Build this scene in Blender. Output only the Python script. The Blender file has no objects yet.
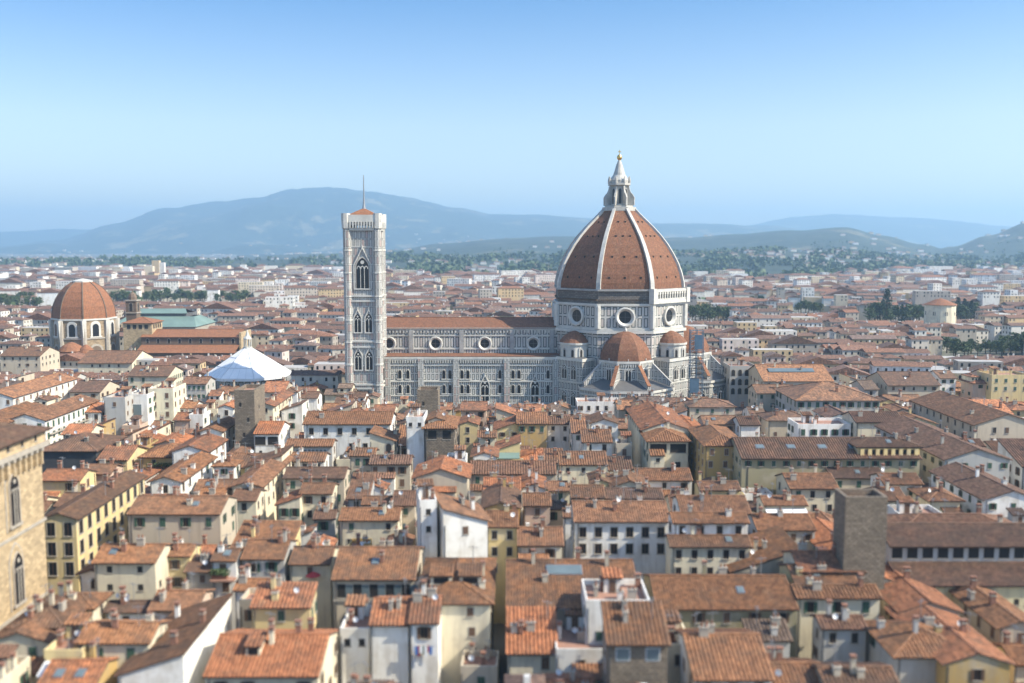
import bpy, math, random
from mathutils import Vector, Matrix
from mathutils.bvhtree import BVHTree
from mathutils import noise as mnoise

R = math.radians
PI = math.pi
SC = bpy.context.scene
COL = SC.collection
rnd = random.Random(7)

# ------------------------------------------------------------------ camera, world, sun, exposure
CAM_Z = 72.0
FPX = 950.0
PITCH = math.atan((341.5 - 246.0) / FPX)
cam_d = bpy.data.cameras.new('camera')
cam = bpy.data.objects.new('camera', cam_d)
COL.objects.link(cam)
cam.location = (0, 0, CAM_Z)
cam.rotation_euler = (PI / 2 - PITCH, 0, 0)
cam_d.sensor_width = 36.0
cam_d.lens = FPX / 1024 * 36.0
cam_d.clip_start = 1.0
cam_d.clip_end = 60000
cam_d.dof.use_dof = True
cam_d.dof.focus_distance = 430.0
cam_d.dof.aperture_fstop = 0.044
SC.camera = cam

SUN_AZ, SUN_EL = 107.0, 40.0          # bearing from the view direction (clockwise), elevation
w = bpy.data.worlds.new('World')
SC.world = w
w.use_nodes = True
wn = w.node_tree.nodes
wl = w.node_tree.links
for n in list(wn):
    wn.remove(n)
sky = wn.new('ShaderNodeTexSky')
sky.sky_type = 'NISHITA'
sky.sun_disc = False
sky.sun_elevation = R(SUN_EL)
sky.sun_rotation = R(SUN_AZ)
sky.altitude = 50
sky.air_density = 1.0
sky.dust_density = 1.2
sky.ozone_density = 4.0
bg = wn.new('ShaderNodeBackground')
bg.inputs['Strength'].default_value = 0.1
wo = wn.new('ShaderNodeOutputWorld')
# summer haze layer low over the horizon: paler and brighter than the clear sky above it
tc = wn.new('ShaderNodeTexCoord')
sx = wn.new('ShaderNodeSeparateXYZ')
wl.new(tc.outputs['Generated'], sx.inputs[0])
rp = wn.new('ShaderNodeValToRGB')
for e_, (p_, v_) in zip([rp.color_ramp.elements[0], rp.color_ramp.elements[1], rp.color_ramp.elements.new(0.12), rp.color_ramp.elements.new(0.24)],
                        [(0.0, (2.0, 1.70, 1.44)), (0.42, (0.20, 0.34, 0.48)), (0.12, (1.80, 1.56, 1.40)), (0.24, (0.72, 1.00, 1.20))]):
    e_.position = p_
    e_.color = (v_[0] / 2, v_[1] / 2, v_[2] / 2, 1)
wl.new(sx.outputs[2], rp.inputs[0])
mx = wn.new('ShaderNodeMix')
mx.data_type = 'RGBA'
mx.blend_type = 'MULTIPLY'
mx.inputs[0].default_value = 1.0
sc2 = wn.new('ShaderNodeVectorMath')
sc2.operation = 'SCALE'
sc2.inputs['Scale'].default_value = 2.0
wl.new(rp.outputs[0], sc2.inputs[0])
wl.new(sky.outputs[0], mx.inputs[6])
wl.new(sc2.outputs[0], mx.inputs[7])
wl.new(mx.outputs[2], bg.inputs['Color'])
wl.new(bg.outputs[0], wo.inputs['Surface'])
sun_d = bpy.data.lights.new('sun', 'SUN')
sun_d.energy = 5.0
sun_d.angle = R(0.53)
sun_d.color = (1.0, 0.91, 0.75)
sun = bpy.data.objects.new('sun', sun_d)
COL.objects.link(sun)
sv = Vector((math.sin(R(SUN_AZ)) * math.cos(R(SUN_EL)), math.cos(R(SUN_AZ)) * math.cos(R(SUN_EL)), math.sin(R(SUN_EL))))
sun.rotation_euler = (-sv).to_track_quat('-Z', 'Y').to_euler()
sun.location = (300, 0, 300)
SC.view_settings.view_transform = 'Standard'
SC.view_settings.look = 'None'
SC.view_settings.exposure = 0.64
SC.view_settings.gamma = 1.0
SC.view_settings.use_curve_mapping = False
SC.render.engine = 'CYCLES'
SC.cycles.use_denoising = True
SC.cycles.max_bounces = 6
SC.cycles.volume_bounces = 1

# ------------------------------------------------------------------ projection helpers (picture point + height -> place)
def P(px, py, z):
    cx = (px - 512) / FPX
    cy = (341.5 - py) / FPX
    dy = cy * math.sin(PITCH) + math.cos(PITCH)
    dz = cy * math.cos(PITCH) - math.sin(PITCH)
    t = (z - CAM_Z) / dz
    return cx * t, dy * t, t

def proj(x, y, z):
    dz = z - CAM_Z
    f = y * math.cos(PITCH) - dz * math.sin(PITCH)
    u = y * math.sin(PITCH) + dz * math.cos(PITCH)
    return 512 + FPX * x / f, 341.5 - FPX * u / f

def atY(px, py, y):
    """point on the vertical plane at distance y seen at picture point"""
    cx = (px - 512) / FPX
    cy = (341.5 - py) / FPX
    dy = cy * math.sin(PITCH) + math.cos(PITCH)
    dz = cy * math.cos(PITCH) - math.sin(PITCH)
    t = y / dy
    return cx * t, CAM_Z + dz * t

# ------------------------------------------------------------------ materials
def new_mat(name):
    m = bpy.data.materials.new(name)
    m.use_nodes = True
    nt = m.node_tree
    b = nt.nodes['Principled BSDF']
    return m, nt, b

def N(nt, kind, **kw):
    n = nt.nodes.new(kind)
    for k, v in kw.items():
        setattr(n, k, v)
    return n

def mixc(nt, a, b, fac, mode='MIX'):
    n = nt.nodes.new('ShaderNodeMix')
    n.data_type = 'RGBA'
    n.blend_type = mode
    for sock, val in ((n.inputs[6], a), (n.inputs[7], b), (n.inputs[0], fac)):
        if isinstance(val, (tuple, list)):
            sock.default_value = (val[0], val[1], val[2], 1)
        elif isinstance(val, (int, float)):
            sock.default_value = val
        else:
            nt.links.new(val, sock)
    return n.outputs[2]

def math_n(nt, op, a, b=0.0):
    n = nt.nodes.new('ShaderNodeMath')
    n.operation = op
    for sock, val in ((n.inputs[0], a), (n.inputs[1], b)):
        if isinstance(val, (int, float)):
            sock.default_value = val
        else:
            nt.links.new(val, sock)
    return n.outputs[0]

def ramp(nt, fac, stops):
    n = nt.nodes.new('ShaderNodeValToRGB')
    el = n.color_ramp.elements
    while len(el) < len(stops):
        el.new(0.5)
    for e, (p, c) in zip(el, stops):
        e.position = p
        e.color = (c[0], c[1], c[2], 1) if isinstance(c, (tuple, list)) else (c, c, c, 1)
    nt.links.new(fac, n.inputs[0])
    return n.outputs[0]

def noise(nt, scale, detail=3, vec=None, rough=0.6):
    n = nt.nodes.new('ShaderNodeTexNoise')
    n.inputs['Scale'].default_value = scale
    n.inputs['Detail'].default_value = detail
    n.inputs['Roughness'].default_value = rough
    if vec is not None:
        nt.links.new(vec, n.inputs['Vector'])
    return n.outputs['Fac']

def geo_pos(nt):
    return nt.nodes.new('ShaderNodeNewGeometry').outputs['Position']

def scale_vec(nt, vec, s):
    n = nt.nodes.new('ShaderNodeVectorMath')
    n.operation = 'MULTIPLY'
    nt.links.new(vec, n.inputs[0])
    n.inputs[1].default_value = s
    return n.outputs[0]

def simple(name, col, rough=0.8, var=0.0, scale=0.6, metal=0.0):
    m, nt, b = new_mat(name)
    b.inputs['Roughness'].default_value = rough
    b.inputs['Metallic'].default_value = metal
    if var:
        f = noise(nt, scale, 4, geo_pos(nt))
        c = ramp(nt, f, [(0.25, [c * (1 - var) for c in col]), (0.75, [min(1, c * (1 + var)) for c in col])])
        nt.links.new(c, b.inputs['Base Color'])
    else:
        b.inputs['Base Color'].default_value = (*col, 1)
    return m

def plaster_mat(name, source):
    """old painted plaster; the paint colour comes from the house itself"""
    m, nt, b = new_mat(name)
    b.inputs['Roughness'].default_value = 0.9
    pos = geo_pos(nt)
    if source == 'object':
        base = nt.nodes.new('ShaderNodeObjectInfo').outputs['Color']
    else:
        rpi = nt.nodes.new('ShaderNodeNewGeometry').outputs['Random Per Island']
        base = ramp(nt, rpi, source)
        nt.nodes[-1].color_ramp.interpolation = 'CONSTANT'
    streak = noise(nt, 1.0, 4, scale_vec(nt, pos, (0.7, 0.7, 0.12)))
    patch = noise(nt, 0.22, 5, pos)
    c = mixc(nt, base, (0.30, 0.25, 0.19), math_n(nt, 'MULTIPLY', ramp(nt, streak, [(0.48, 0.0), (0.78, 1.0)]), 0.6))
    c = mixc(nt, c, (0.5, 0.44, 0.34), math_n(nt, 'MULTIPLY', ramp(nt, patch, [(0.5, 0.0), (0.64, 1.0)]), 0.5))
    nt.links.new(c, b.inputs['Base Color'])
    return m

def tile_mat(name, source, fine=True):
    """clay roof tiles: every tile its own shade, lichen and soot in patches"""
    m, nt, b = new_mat(name)
    b.inputs['Roughness'].default_value = 0.85
    uv = nt.nodes.new('ShaderNodeUVMap').outputs[0]
    pos = geo_pos(nt)
    if source == 'object':
        base = nt.nodes.new('ShaderNodeObjectInfo').outputs['Color']
    elif isinstance(source, tuple):
        rgb = nt.nodes.new('ShaderNodeRGB')
        rgb.outputs[0].default_value = (*source, 1)
        base = rgb.outputs[0]
    else:
        rpi = nt.nodes.new('ShaderNodeNewGeometry').outputs['Random Per Island']
        base = ramp(nt, rpi, source)
    fl = nt.nodes.new('ShaderNodeVectorMath')
    fl.operation = 'FLOOR'
    nt.links.new(scale_vec(nt, uv, (1 / 0.45, 1 / 0.6, 1)), fl.inputs[0])
    wn_ = nt.nodes.new('ShaderNodeTexWhiteNoise')
    wn_.noise_dimensions = '2D'
    nt.links.new(fl.outputs[0], wn_.inputs['Vector'])
    v = wn_.outputs['Value']
    if isinstance(source, tuple):
        v = math_n(nt, 'ADD', math_n(nt, 'MULTIPLY', v, 0.5), 0.22)
    light = mixc(nt, base, (1.7, 1.72, 1.75), 1.0, 'MULTIPLY')
    dark = mixc(nt, base, (0.42, 0.41, 0.43), 1.0, 'MULTIPLY')
    c = mixc(nt, dark, light, ramp(nt, v, [(0.0, 0.12), (1.0, 0.9)]))
    p1 = noise(nt, 0.35, 6, pos, 0.7)
    oi = nt.nodes.new('ShaderNodeObjectInfo').outputs['Random']
    dirt = math_n(nt, 'ADD', p1, math_n(nt, 'MULTIPLY', math_n(nt, 'SUBTRACT', oi, 0.5), 0.0 if isinstance(source, tuple) else 0.22))
    c = mixc(nt, c, (0.095, 0.066, 0.048), math_n(nt, 'MULTIPLY', ramp(nt, dirt, [(0.43, 0.0), (0.66, 1.0)]), 0.3 if isinstance(source, tuple) else 0.68))
    p2 = noise(nt, 0.9, 5, scale_vec(nt, pos, (1.0, 1.0, 0.4)), 0.7)
    c = mixc(nt, c, (0.36, 0.24, 0.14), math_n(nt, 'MULTIPLY', ramp(nt, p2, [(0.55, 0.0), (0.72, 1.0)]), 0.45))
    nt.links.new(c, b.inputs['Base Color'])
    if fine:
        # course steps across the slope
        sep = nt.nodes.new('ShaderNodeSeparateXYZ')
        nt.links.new(uv, sep.inputs[0])
        saw = math_n(nt, 'FRACT', math_n(nt, 'MULTIPLY', sep.outputs[1], 1 / 0.6))
        bp = nt.nodes.new('ShaderNodeBump')
        bp.inputs['Strength'].default_value = 0.6
        bp.inputs['Distance'].default_value = 0.08
        nt.links.new(math_n(nt, 'ADD', saw, math_n(nt, 'MULTIPLY', noise(nt, 3.0, 3, pos), 0.8)), bp.inputs['Height'])
        nt.links.new(bp.outputs[0], b.inputs['Normal'])
    return m

def marble_mat(name, cw, ch, white=(0.58, 0.56, 0.51), line=(0.035, 0.055, 0.055), pink=(0.42, 0.25, 0.21), lw=0.16, pinkf=0.25, shift=0.0, join=False):
    """white marble panels framed with dark green bands"""
    m, nt, b = new_mat(name)
    b.inputs['Roughness'].default_value = 0.6
    uv = nt.nodes.new('ShaderNodeUVMap').outputs[0]
    def brick(w_, h_, mort):
        n = nt.nodes.new('ShaderNodeTexBrick')
        n.offset = 0.0
        n.inputs['Scale'].default_value = 1.0
        n.inputs['Brick Width'].default_value = w_
        n.inputs['Row Height'].default_value = h_
        n.inputs['Mortar Size'].default_value = mort
        n.inputs['Mortar Smooth'].default_value = 0.0
        n.inputs['Bias'].default_value = 0.0
        n.inputs['Color1'].default_value = (0, 0, 0, 1)
        n.inputs['Color2'].default_value = (1, 1, 1, 1)
        nt.links.new(uvs, n.inputs['Vector'])
        return n
    va = nt.nodes.new('ShaderNodeVectorMath')
    nt.links.new(uv, va.inputs[0])
    va.inputs[1].default_value = (0.37, -shift, 0)
    uvs = va.outputs[0]
    b1 = brick(cw, ch, lw * 0.6)
    b2 = brick(cw, ch, lw * 1.3)
    b3 = brick(cw, ch, lw * 2.3)
    ring = math_n(nt, 'SUBTRACT', b3.outputs['Fac'], b2.outputs['Fac'])
    g = noise(nt, 0.12, 6, geo_pos(nt), 0.7)
    wcol = ramp(nt, g, [(0.3, [c * 0.72 for c in white]), (0.7, white)])
    inner = mixc(nt, wcol, pink, math_n(nt, 'MULTIPLY', math_n(nt, 'GREATER_THAN', b3.outputs['Color'], 0.62), pinkf))
    c = mixc(nt, inner, wcol, b3.outputs['Fac'])
    c = mixc(nt, c, line, ring)
    if join:
        c = mixc(nt, c, line, b1.outputs['Fac'])
    grime = noise(nt, 1.0, 5, scale_vec(nt, geo_pos(nt), (0.5, 0.5, 0.08)))
    c = mixc(nt, c, (0.16, 0.15, 0.14), math_n(nt, 'MULTIPLY', ramp(nt, grime, [(0.52, 0.0), (0.78, 1.0)]), 0.35))
    nt.links.new(c, b.inputs['Base Color'])
    return m

def ashlar_mat(name, col, bw, bh, mort=0.06, dark=0.5):
    m, nt, b = new_mat(name)
    b.inputs['Roughness'].default_value = 0.92
    uv = nt.nodes.new('ShaderNodeUVMap').outputs[0]
    n = nt.nodes.new('ShaderNodeTexBrick')
    n.inputs['Scale'].default_value = 1.0
    n.inputs['Brick Width'].default_value = bw
    n.inputs['Row Height'].default_value = bh
    n.inputs['Mortar Size'].default_value = mort
    n.inputs['Color1'].default_value = (*[c * 0.75 for c in col], 1)
    n.inputs['Color2'].default_value = (*[min(1, c * 1.25) for c in col], 1)
    n.inputs['Mortar'].default_value = (*[c * dark for c in col], 1)
    nt.links.new(uv, n.inputs['Vector'])
    g = noise(nt, 0.3, 6, geo_pos(nt), 0.7)
    c = mixc(nt, n.outputs['Color'], [c * 0.55 for c in col], math_n(nt, 'MULTIPLY', ramp(nt, g, [(0.4, 0.0), (0.7, 1.0)]), 0.6))
    nt.links.new(c, b.inputs['Base Color'])
    bp = nt.nodes.new('ShaderNodeBump')
    bp.inputs['Strength'].default_value = 0.7
    bp.inputs['Distance'].default_value = 0.15
    nt.links.new(noise(nt, 1.6, 4, geo_pos(nt)), bp.inputs['Height'])
    nt.links.new(bp.outputs[0], b.inputs['Normal'])
    return m

def foliage_mat(name, c0, c1):
    m, nt, b = new_mat(name)
    b.inputs['Roughness'].default_value = 0.7
    rpi = nt.nodes.new('ShaderNodeNewGeometry').outputs['Random Per Island']
    g = noise(nt, 0.25, 3, geo_pos(nt))
    c = mixc(nt, ramp(nt, rpi, [(0, c0), (1, c1)]), [x * 1.5 for x in c1], math_n(nt, 'MULTIPLY', ramp(nt, g, [(0.5, 0.0), (0.7, 1.0)]), 0.5))
    nt.links.new(c, b.inputs['Base Color'])
    return m

WALLS_FAR = [(0.0, (0.78, 0.75, 0.68)), (0.3, (0.66, 0.56, 0.40)), (0.44, (0.55, 0.47, 0.38)), (0.52, (0.80, 0.79, 0.76)),
             (0.72, (0.60, 0.44, 0.24)), (0.82, (0.42, 0.37, 0.31)), (0.9, (0.66, 0.56, 0.5))]
ROOFS_FAR = [(0.0, (0.10, 0.06, 0.042)), (0.3, (0.18, 0.09, 0.055)), (0.6, (0.13, 0.078, 0.055)), (0.85, (0.24, 0.11, 0.06)), (1.0, (0.17, 0.115, 0.09))]
M = {}
M['plaster'] = plaster_mat('painted_plaster', 'object')
M['tiles'] = tile_mat('clay_tiles', 'object')
WALLS_OLD = [(0.0, (0.62, 0.57, 0.48)), (0.2, (0.56, 0.47, 0.33)), (0.38, (0.46, 0.40, 0.32)), (0.55, (0.70, 0.67, 0.60)), (0.7, (0.52, 0.39, 0.22)), (0.8, (0.36, 0.32, 0.27)), (0.9, (0.55, 0.46, 0.40))]
M['old_wall'] = plaster_mat('old_town_plaster', WALLS_OLD)
M['far_wall'] = plaster_mat('town_plaster', WALLS_FAR)
M['far_roof'] = tile_mat('town_tiles', ROOFS_FAR, fine=False)
M['far_flat'] = simple('flat_roofing', (0.42, 0.40, 0.37), 0.9, 0.3, 0.05)
M['dome_tiles'] = tile_mat('dome_tiles', (0.20, 0.085, 0.042))
M['chapel_tiles'] = tile_mat('chapel_tiles', (0.27, 0.112, 0.05))
M['marble'] = marble_mat('marble_panels', 2.9, 4.4, lw=0.3)
M['marble_drum'] = marble_mat('marble_drum_panels', 2.55, 4.65, lw=0.33, shift=38.3)
M['marble_nave'] = marble_mat('marble_nave_panels', 2.2, 5.3, lw=0.3, shift=28.5)
M['marble_tall'] = marble_mat('marble_tall_panels', 1.7, 3.15, lw=0.24, shift=15.9)
M['marble_tower'] = marble_mat('marble_tower_panels', 1.5, 3.4, pinkf=0.55, lw=0.15)
M['white_marble'] = simple('white_marble', (0.58, 0.56, 0.50), 0.55, 0.18, 0.4)
M['grey_marble'] = simple('weathered_marble', (0.34, 0.33, 0.31), 0.7, 0.3, 0.4)
M['rough_stone'] = ashlar_mat('rough_drum_stone', (0.20, 0.175, 0.15), 1.6, 0.7, 0.07, 0.4)
M['tower_stone'] = ashlar_mat('tower_rubble', (0.25, 0.20, 0.145), 0.9, 0.42, 0.05, 0.4)
M['tan_stone'] = ashlar_mat('tan_ashlar', (0.49, 0.37, 0.22), 1.1, 0.5, 0.025, 0.65)
M['drum_stone'] = ashlar_mat('brown_drum_ashlar', (0.36, 0.27, 0.17), 1.3, 0.6, 0.03, 0.6)
M['brown_wall'] = simple('bare_brown_masonry', (0.16, 0.115, 0.08), 0.9, 0.25, 0.3)
M['lead'] = simple('lead_sheet', (0.12, 0.115, 0.11), 0.6, 0.2, 0.5)
M['glass'] = simple('dark_window_glass', (0.012, 0.014, 0.017), 0.3)
M['dark'] = simple('dark_opening', (0.025, 0.022, 0.02), 0.9)
M['stone_trim'] = simple('grey_sandstone_trim', (0.38, 0.34, 0.28), 0.9, 0.2, 0.8)
M['wood'] = simple('dark_eave_wood', (0.085, 0.055, 0.04), 0.85, 0.3, 2)
M['green_shutter'] = simple('green_shutter_paint', (0.045, 0.10, 0.065), 0.6, 0.25, 3)
M['brown_shutter'] = simple('brown_shutter_paint', (0.13, 0.075, 0.045), 0.6, 0.25, 3)
M['terrace'] = simple('terracotta_paving', (0.36, 0.20, 0.14), 0.85, 0.2, 0.9)
M['brick'] = ashlar_mat('chimney_brick', (0.34, 0.17, 0.11), 0.35, 0.12, 0.02, 0.6)
M['gold'] = simple('gilded_copper', (0.75, 0.50, 0.16), 0.3, metal=0.9)
M['metal'] = simple('grey_metal', (0.35, 0.36, 0.37), 0.45, metal=0.6)
M['white_metal'] = simple('white_enamel', (0.72, 0.73, 0.73), 0.4)
M['rib_marble'] = simple('weathered_rib_marble', (0.50, 0.48, 0.43), 0.6, 0.25, 0.4)
M['lantern_marble'] = simple('lantern_marble', (0.46, 0.44, 0.39), 0.6, 0.25, 0.5)
M['seam'] = simple('grey_canvas_seam', (0.62, 0.63, 0.64), 0.85, 0.1, 0.5)
M['canvas'] = simple('white_canvas', (0.78, 0.78, 0.77), 0.8, 0.06, 0.3)
M['verdigris'] = simple('green_roof_sheet', (0.17, 0.245, 0.21), 0.6, 0.2, 0.08)
M['skyglass'] = simple('pale_skylight_glass', (0.14, 0.18, 0.19), 0.32, 0.15, 0.4)
M['blue_net'] = simple('blue_scaffold_netting', (0.08, 0.14, 0.20), 0.85, 0.2, 0.5)
M['dark_net'] = simple('dark_scaffold_netting', (0.05, 0.055, 0.06), 0.9, 0.3, 0.3)
M['fabric_red'] = simple('red_cloth', (0.45, 0.05, 0.05), 0.9)
M['fabric_blue'] = simple('blue_cloth', (0.08, 0.18, 0.42), 0.9)
M['leaf'] = foliage_mat('broad_leaves', (0.028, 0.055, 0.02), (0.085, 0.12, 0.04))
M['needle'] = foliage_mat('dark_needles', (0.015, 0.032, 0.018), (0.03, 0.055, 0.028))
M['bark'] = simple('bark', (0.10, 0.075, 0.055), 0.95, 0.3, 2)

m_, nt, b_ = new_mat('paving_and_earth')
b_.inputs['Roughness'].default_value = 0.95
g1 = noise(nt, 0.004, 6, geo_pos(nt), 0.7)
c_ = ramp(nt, g1, [(0.35, (0.13, 0.12, 0.105)), (0.5, (0.17, 0.16, 0.13)), (0.62, (0.07, 0.09, 0.045))])
nt.links.new(c_, b_.inputs['Base Color'])
M['ground'] = m_
m_, nt, b_ = new_mat('wooded_hillside')
b_.inputs['Roughness'].default_value = 0.95
g1 = noise(nt, 0.0022, 8, geo_pos(nt), 0.7)
g2 = noise(nt, 0.012, 6, geo_pos(nt), 0.75)
c_ = ramp(nt, g2, [(0.35, (0.014, 0.027, 0.02)), (0.65, (0.05, 0.07, 0.045))])
c_ = mixc(nt, c_, (0.22, 0.19, 0.11), math_n(nt, 'MULTIPLY', ramp(nt, g1, [(0.56, 0.0), (0.62, 1.0)]), 0.75))
nt.links.new(c_, b_.inputs['Base Color'])
M['hill'] = m_

# ------------------------------------------------------------------ mesh builder
class MB:
    def __init__(s):
        s.v = []; s.f = []; s.m = []; s.mats = []
    def mi(s, m):
        if m not in s.mats:
            s.mats.append(m)
        return s.mats.index(m)
    def face(s, pts, m):
        i = len(s.v)
        s.v.extend([tuple(p) for p in pts])
        s.f.append(tuple(range(i, i + len(pts))))
        s.m.append(s.mi(m))
    def solid(s, verts, faces, m):
        """shared vertices: stays one connected piece"""
        i = len(s.v)
        s.v.extend([tuple(p) for p in verts])
        k = s.mi(m)
        for f in faces:
            s.f.append(tuple(j + i for j in f))
            s.m.append(k)
    def box(s, x0, x1, y0, y1, z0, z1, m, top=None):
        vs = [(x0, y0, z0), (x1, y0, z0), (x1, y1, z0), (x0, y1, z0), (x0, y0, z1), (x1, y0, z1), (x1, y1, z1), (x0, y1, z1)]
        s.solid(vs, [(0, 3, 2, 1), (0, 1, 5, 4), (1, 2, 6, 5), (2, 3, 7, 6), (3, 0, 4, 7), (4, 5, 6, 7)], m)
        if top:
            s.m[-1] = s.mi(top)
    def prism(s, poly, z0, z1, m, top=None, z1s=None):
        n = len(poly)
        vs = [(x, y, z0) for x, y in poly] + [(x, y, (z1s[i] if z1s else z1)) for i, (x, y) in enumerate(poly)]
        fs = [(i, (i + 1) % n, n + (i + 1) % n, n + i) for i in range(n)]
        fs += [tuple(range(n - 1, -1, -1)), tuple(range(n, 2 * n))]
        s.solid(vs, fs, m)
        if top:
            s.m[-1] = s.mi(top)
    def lathe(s, prof, n, cx=0, cy=0, ph=0.0, m=None, a0=0.0, a1=2 * PI, close=True):
        full = abs(a1 - a0 - 2 * PI) < 1e-6
        cols = n if full else n + 1
        vs = []
        for k in range(cols):
            a = a0 + ph + (a1 - a0) * k / n
            for r, z in prof:
                vs.append((cx + r * math.cos(a), cy + r * math.sin(a), z))
        L = len(prof)
        fs = []
        for k in range(n):
            k2 = (k + 1) % cols
            for j in range(L - 1):
                fs.append((k * L + j, k2 * L + j, k2 * L + j + 1, k * L + j + 1))
        if full and prof[-1][0] > 0.01:
            fs.append(tuple(k * L + L - 1 for k in range(cols)))
        s.solid(vs, fs, m)
    def bar(s, p, q, wd, ht, m, up=(0, 0, 1)):
        p = Vector(p); q = Vector(q)
        d = (q - p).normalized()
        up = Vector(up)
        sx = d.cross(up)
        if sx.length < 1e-4:
            sx = d.cross(Vector((1, 0, 0)))
        sx.normalize()
        sz = sx.cross(d).normalized()
        a = sx * wd / 2; b = sz * ht / 2
        vs = [p - a - b, p + a - b, p + a + b, p - a + b, q - a - b, q + a - b, q + a + b, q - a + b]
        s.solid(vs, [(0, 1, 2, 3), (7, 6, 5, 4), (0, 4, 5, 1), (1, 5, 6, 2), (2, 6, 7, 3), (3, 7, 4, 0)], m)
    def plate(s, pts, y0, y1, m):
        """outline in x,z pushed from y0 (outer, towards -y) to y1"""
        n = len(pts)
        vs = [(x, y0, z) for x, z in pts] + [(x, y1, z) for x, z in pts]
        fs = [tuple(range(n)), tuple(range(2 * n - 1, n - 1, -1))]
        fs += [(i, n + i, n + (i + 1) % n, (i + 1) % n) for i in range(n)]
        s.solid(vs, fs, m)
    def mesh(s, name):
        me = bpy.data.meshes.new(name)
        me.from_pydata(s.v, [], s.f)
        for m in s.mats:
            me.materials.append(M[m])
        me.polygons.foreach_set('material_index', s.m)
        uvl = me.uv_layers.new(name='UVMap')
        uvs = [0.0] * (2 * len(me.loops))
        V = s.v
        li = 0
        for f in s.f:
            a, b, c = V[f[0]], V[f[1]], V[f[2]]
            ux, uy, uz = b[0] - a[0], b[1] - a[1], b[2] - a[2]
            vx, vy, vz = c[0] - a[0], c[1] - a[1], c[2] - a[2]
            nx, ny, nz = uy * vz - uz * vy, uz * vx - ux * vz, ux * vy - uy * vx
            if len(f) > 3:
                d = V[f[3]]
                wx, wy, wz = d[0] - b[0], d[1] - b[1], d[2] - b[2]
                vx2, vy2, vz2 = c[0] - a[0], c[1] - a[1], c[2] - a[2]
                nx, ny, nz = vy2 * wz - vz2 * wy, vz2 * wx - vx2 * wz, vx2 * wy - vy2 * wx
            l = math.sqrt(nx * nx + ny * ny + nz * nz) or 1.0
            nx /= l; ny /= l; nz /= l
            h = math.hypot(nx, ny)
            if h < 0.02:
                tx, ty = 1.0, 0.0
                bx, by, bz = 0.0, 1.0, 0.0
            else:
                tx, ty = -ny / h, nx / h
                bx = -nz * ty
                by = nz * tx
                bz = nx * ty - ny * tx
            for i in f:
                p = V[i]
                uvs[li] = p[0] * tx + p[1] * ty
                uvs[li + 1] = p[0] * bx + p[1] * by + p[2] * bz
                li += 2
        uvl.data.foreach_set('uv', uvs)
        me.update()
        return me
    def obj(s, name, parent=None, loc=None, rz=0.0, color=None):
        return link(name, s.mesh(name), parent, loc, rz, color)

def link(name, me, parent=None, loc=None, rz=0.0, color=None):
    o = bpy.data.objects.new(name, me)
    COL.objects.link(o)
    if parent is not None:
        o.parent = parent
    if loc is not None:
        o.location = loc
    if rz:
        o.rotation_euler = (0, 0, rz)
    if color is not None:
        o.color = (*color, 1)
    return o

def tag(o, label=None, cat=None, group=None, kind=None):
    if label: o['label'] = label
    if cat: o['category'] = cat
    if group: o['group'] = group
    if kind: o['kind'] = kind
    return o

def thing(name, label, cat, loc=(0, 0, 0), rz=0.0, group=None):
    o = link(name, None, None, loc, rz)
    o.empty_display_size = 1
    return tag(o, label, cat, group)

# ------------------------------------------------------------------ windows (meshes shared, every window its own object)
def arch(w_, h_, pointed=False, n=5):
    """outline x,z of an arched opening, base at z=0"""
    r = w_ / 2
    pts = [(-r, 0), (r, 0)]
    if pointed:
        rr = w_ * 0.95
        cxr = r - rr
        a1 = math.acos(-cxr / rr)
        zs = h_ - rr * math.sin(a1)
        for k in range(n + 1):
            a = a1 * k / n
            pts.append((cxr + rr * math.cos(a), zs + rr * math.sin(a)))
        for k in range(n - 1, -1, -1):
            a = a1 * k / n
            pts.append((-(cxr + rr * math.cos(a)), zs + rr * math.sin(a)))
    else:
        zs = h_ - r
        for k in range(2 * n + 1):
            a = PI * k / (2 * n)
            pts.append((r * math.cos(a), zs + r * math.sin(a)))
    return pts

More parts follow.
